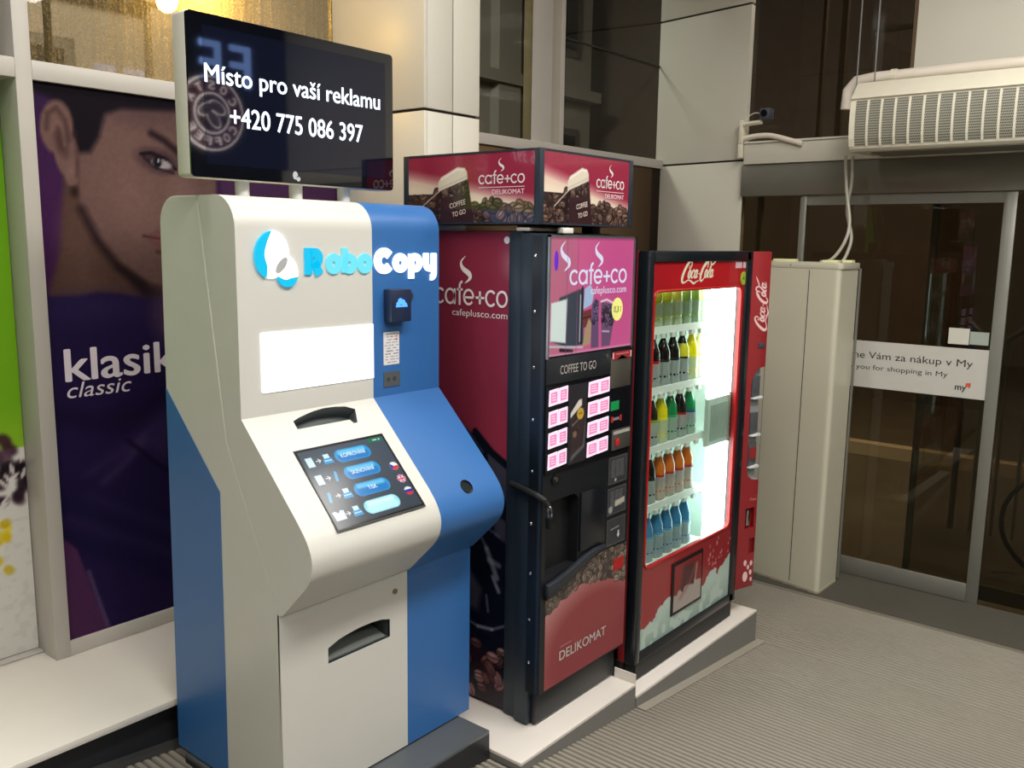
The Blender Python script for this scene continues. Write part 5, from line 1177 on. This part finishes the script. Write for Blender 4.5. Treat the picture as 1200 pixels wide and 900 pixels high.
    # lower left lilac wedge
    C = over(C, (88, 48, 92), poly(x, z, [(1.33, .90), (1.39, .83), (1.43, .68), (1.49, .48), (1.33, .48)], .004)); C = over(C, (120, 100, 140), strk(x, z, [(1.425, .74), (1.445, .66), (1.49, .49)], .012, .006), .7)
    # right part behind the machines
    C = over(C, (96, 60, 96), poly(x, z, [(1.98, 2.5), (2.06, 1.9), (2.2, 1.75), (2.6, 1.75), (2.6, 2.5)], .01), .6); C = over(C, (176, 170, 168), poly(x, z, [(2.02, 2.00), (2.10, 2.10), (2.13, 2.00)], .003), .8)
    n_ = vnoise(X, Y, 90, 3); return C*.80*(.96+.08*n_)[..., None]
wp = root('woman_poster', (1.97, 3.157, .502), 'large purple poster of a woman, her face beside the advertising screen', 'poster')
w_ = paint('print', (1.337, 3.157, .502), X_, Z_, 1.273, 1.948, .0065, woman, vmat('poster print', .55, spec=.05), wp)
pgl = mat('poster lettering', (214, 204, 214), .5)
text('klasik', (1.389, 3.1565, 1.445), X_, Z_, .415, .115, pgl, w_, off=.018); text('classic', (1.389, 3.1565, 1.385), X_, Z_, .235, .056, pgl, w_, shear=.25)
def green(X, Y):  # x=X+.2, z=Y+.452
    x = X+.2; z = Y+.452
    C = flat(X, (206, 204, 198)); C = over(C, (112, 168, 32), (z > 1.20).astype(float)); C = over(C, (170, 200, 60), np.clip((1.36-z)/.18, 0, 1)*(z > 1.20), .5)
    C = over(C, (84, 140, 30), np.clip((z-1.9)/.6, 0, 1), .6)
    rd = random.Random(8)
    for k in range(150):
        a, b = rd.uniform(.2, 1.29), rd.uniform(1.02, 1.235); C = over(C, rd.choice([(40, 26, 36), (60, 34, 48), (30, 22, 28), (84, 60, 74)]), ell(x, z, a, b, .020, .028, rd.uniform(0, 3), .3), .9)
    for k in range(70):
        a, b = rd.uniform(.2, 1.29), rd.uniform(1.0, 1.2); C = over(C, (214, 206, 206), ell(x, z, a, b, .006, .022, rd.uniform(-1, 1), .3), .9)
    for k in range(95):
        a = rd.uniform(.3, 1.25); b = rd.uniform(.80, 1.0)+(-.05 if a > 1.2 else 0); C = over(C, rd.choice([(206, 178, 36), (196, 166, 24), (214, 196, 70)]), ell(x, z, a, b, .016, .020, rd.uniform(0, 3), .25), .95)
    C = over(C, (180, 180, 176), ((vnoise(X, Y, 55, 2) > .66) & (z < .95)).astype(float), .3)
    return C
gp = root('green_poster', (.75, 3.279, .456), 'green and white poster with dark flowers and yellow blossoms at the left edge', 'poster')
paint('print', (.2, 3.279, .46), X_, Z_, 1.083, 1.985, .007, green, vmat('poster print'), gp)
def brown(X, Y):
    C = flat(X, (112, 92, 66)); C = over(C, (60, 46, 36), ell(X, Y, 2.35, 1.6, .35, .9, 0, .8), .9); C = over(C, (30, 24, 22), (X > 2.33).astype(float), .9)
    C = over(C, (90, 74, 52), ell(X, Y, 1.6, 1.7, .6, .4, 0, .8), .6)
    return C
bp_ = root('brown_poster', (4.15, 3.157, .5), 'brown poster with a large white letter behind the coffee machine sign', 'poster')
b_ = paint('print', (2.945, 3.157, .5), X_, Z_, 2.44, 1.947, .02, brown, vmat('poster print'), bp_)
text('O', (4.66, 3.1565, 2.09), X_, Z_, .38, .25, pgl, b_, off=-.02)

# ------------------------------------------------------------------ round coffee sign and bright letters across the passage, behind the viewer
SY = -2.60
tag(box('shop_fascia', 3.5, 5.28, SY-.12, SY-.02, 2.45, 4.09, mat('dark fascia', (30, 32, 42), .4)), 'dark shop fascia across the passage behind the viewer, mirrored in the advertising screen', 'fascia')
rsn = root('round_coffee_sign', (4.50, SY, 3.01), 'round lit coffee shop sign mirrored in the left of the advertising screen', 'sign')
def cyl(r, y0_, y1_, n=40): return G().prism([(4.50+r*math.cos(2*PI*k/n), y0_, 3.01+r*math.sin(2*PI*k/n)) for k in range(n)], (0, y1_-y0_, 0))
sw2 = mat('sign lit cream', (235, 225, 220), .5, emit=7, ecol=(235, 218, 215)); sm2 = mat('sign dark maroon', (60, 16, 28), .5, emit=2.5, ecol=(90, 24, 38))
cyl(.315, SY-.02, SY).build('rim', sw2, rsn); cyl(.300, SY, SY+.004).build('disc', sm2, rsn); cyl(.175, SY+.004, SY+.006).build('ring', sw2, rsn); cyl(.160, SY+.006, SY+.008).build('inner_disc', mat('sign inner', (84, 50, 54), .5, emit=1), rsn)
for (cx, cz, a) in ((-.06, .03, .5), (.05, .05, -.5), (.01, -.05, -.9)):
    for rr_, m_, h in ((1, sw2, .010), (.86, mat('sign bean', (120, 100, 98), .5, emit=1.6), .012)):
        pts = []
        for k in range(24):
            t = 2*PI*k/24; u, v = .09*rr_*math.cos(t), .05*rr_*math.sin(t); pts.append((4.50+cx+u*math.cos(a)-v*math.sin(a), SY+h, 3.01+cz+u*math.sin(a)+v*math.cos(a)))
        G().prism(pts, (0, .001, 0)).build('bean', m_, rsn)
    g = G(); ribbon(g, [np.array((cx-.075*math.cos(a), cz-.075*math.sin(a))), np.array((cx+.01*math.sin(a), cz)), np.array((cx+.075*math.cos(a), cz+.075*math.sin(a)))], [.007]*3, Vector((4.50, SY+.0135, 3.01)), X_, Z_); g.build('bean_line', sw2, rsn, fix=False)
def arcword(s, a0, a1, up):
    for i, ch in enumerate(s):
        a = math.radians(a0+(a1-a0)*i/(len(s)-1)); c = Vector((4.50, SY+.006, 3.01)); rad = -X_*math.cos(a)+Z_*math.sin(a)
        R_ = (X_*0+(-X_)*math.sin(a)-Z_*math.cos(a)) if up else ((X_)*math.sin(a)+Z_*math.cos(a))
        U_ = rad if up else -rad
        base = c+rad*(.200 if up else .272)
        text(ch, base-R_*.03, R_, U_, .058, .072, sw2, rsn, name='letter', off=.02)
arcword('COSTA', 150, 30, True); arcword('COFFEE', 212, 328, False)
bl2 = mat('cold lit letters', (170, 196, 230), .5, emit=8, ecol=(110, 140, 200))
fl = root('fascia_lettering', (4.6, SY, 3.33), 'cold white block letters above the round coffee sign, mirrored in the screen', 'lettering')
text('E', (4.60, SY, 3.26), -X_, Z_, .20, .36, bl2, fl, off=.02); text('F', (4.90, SY, 3.26), -X_, Z_, .20, .36, bl2, fl, off=.02)
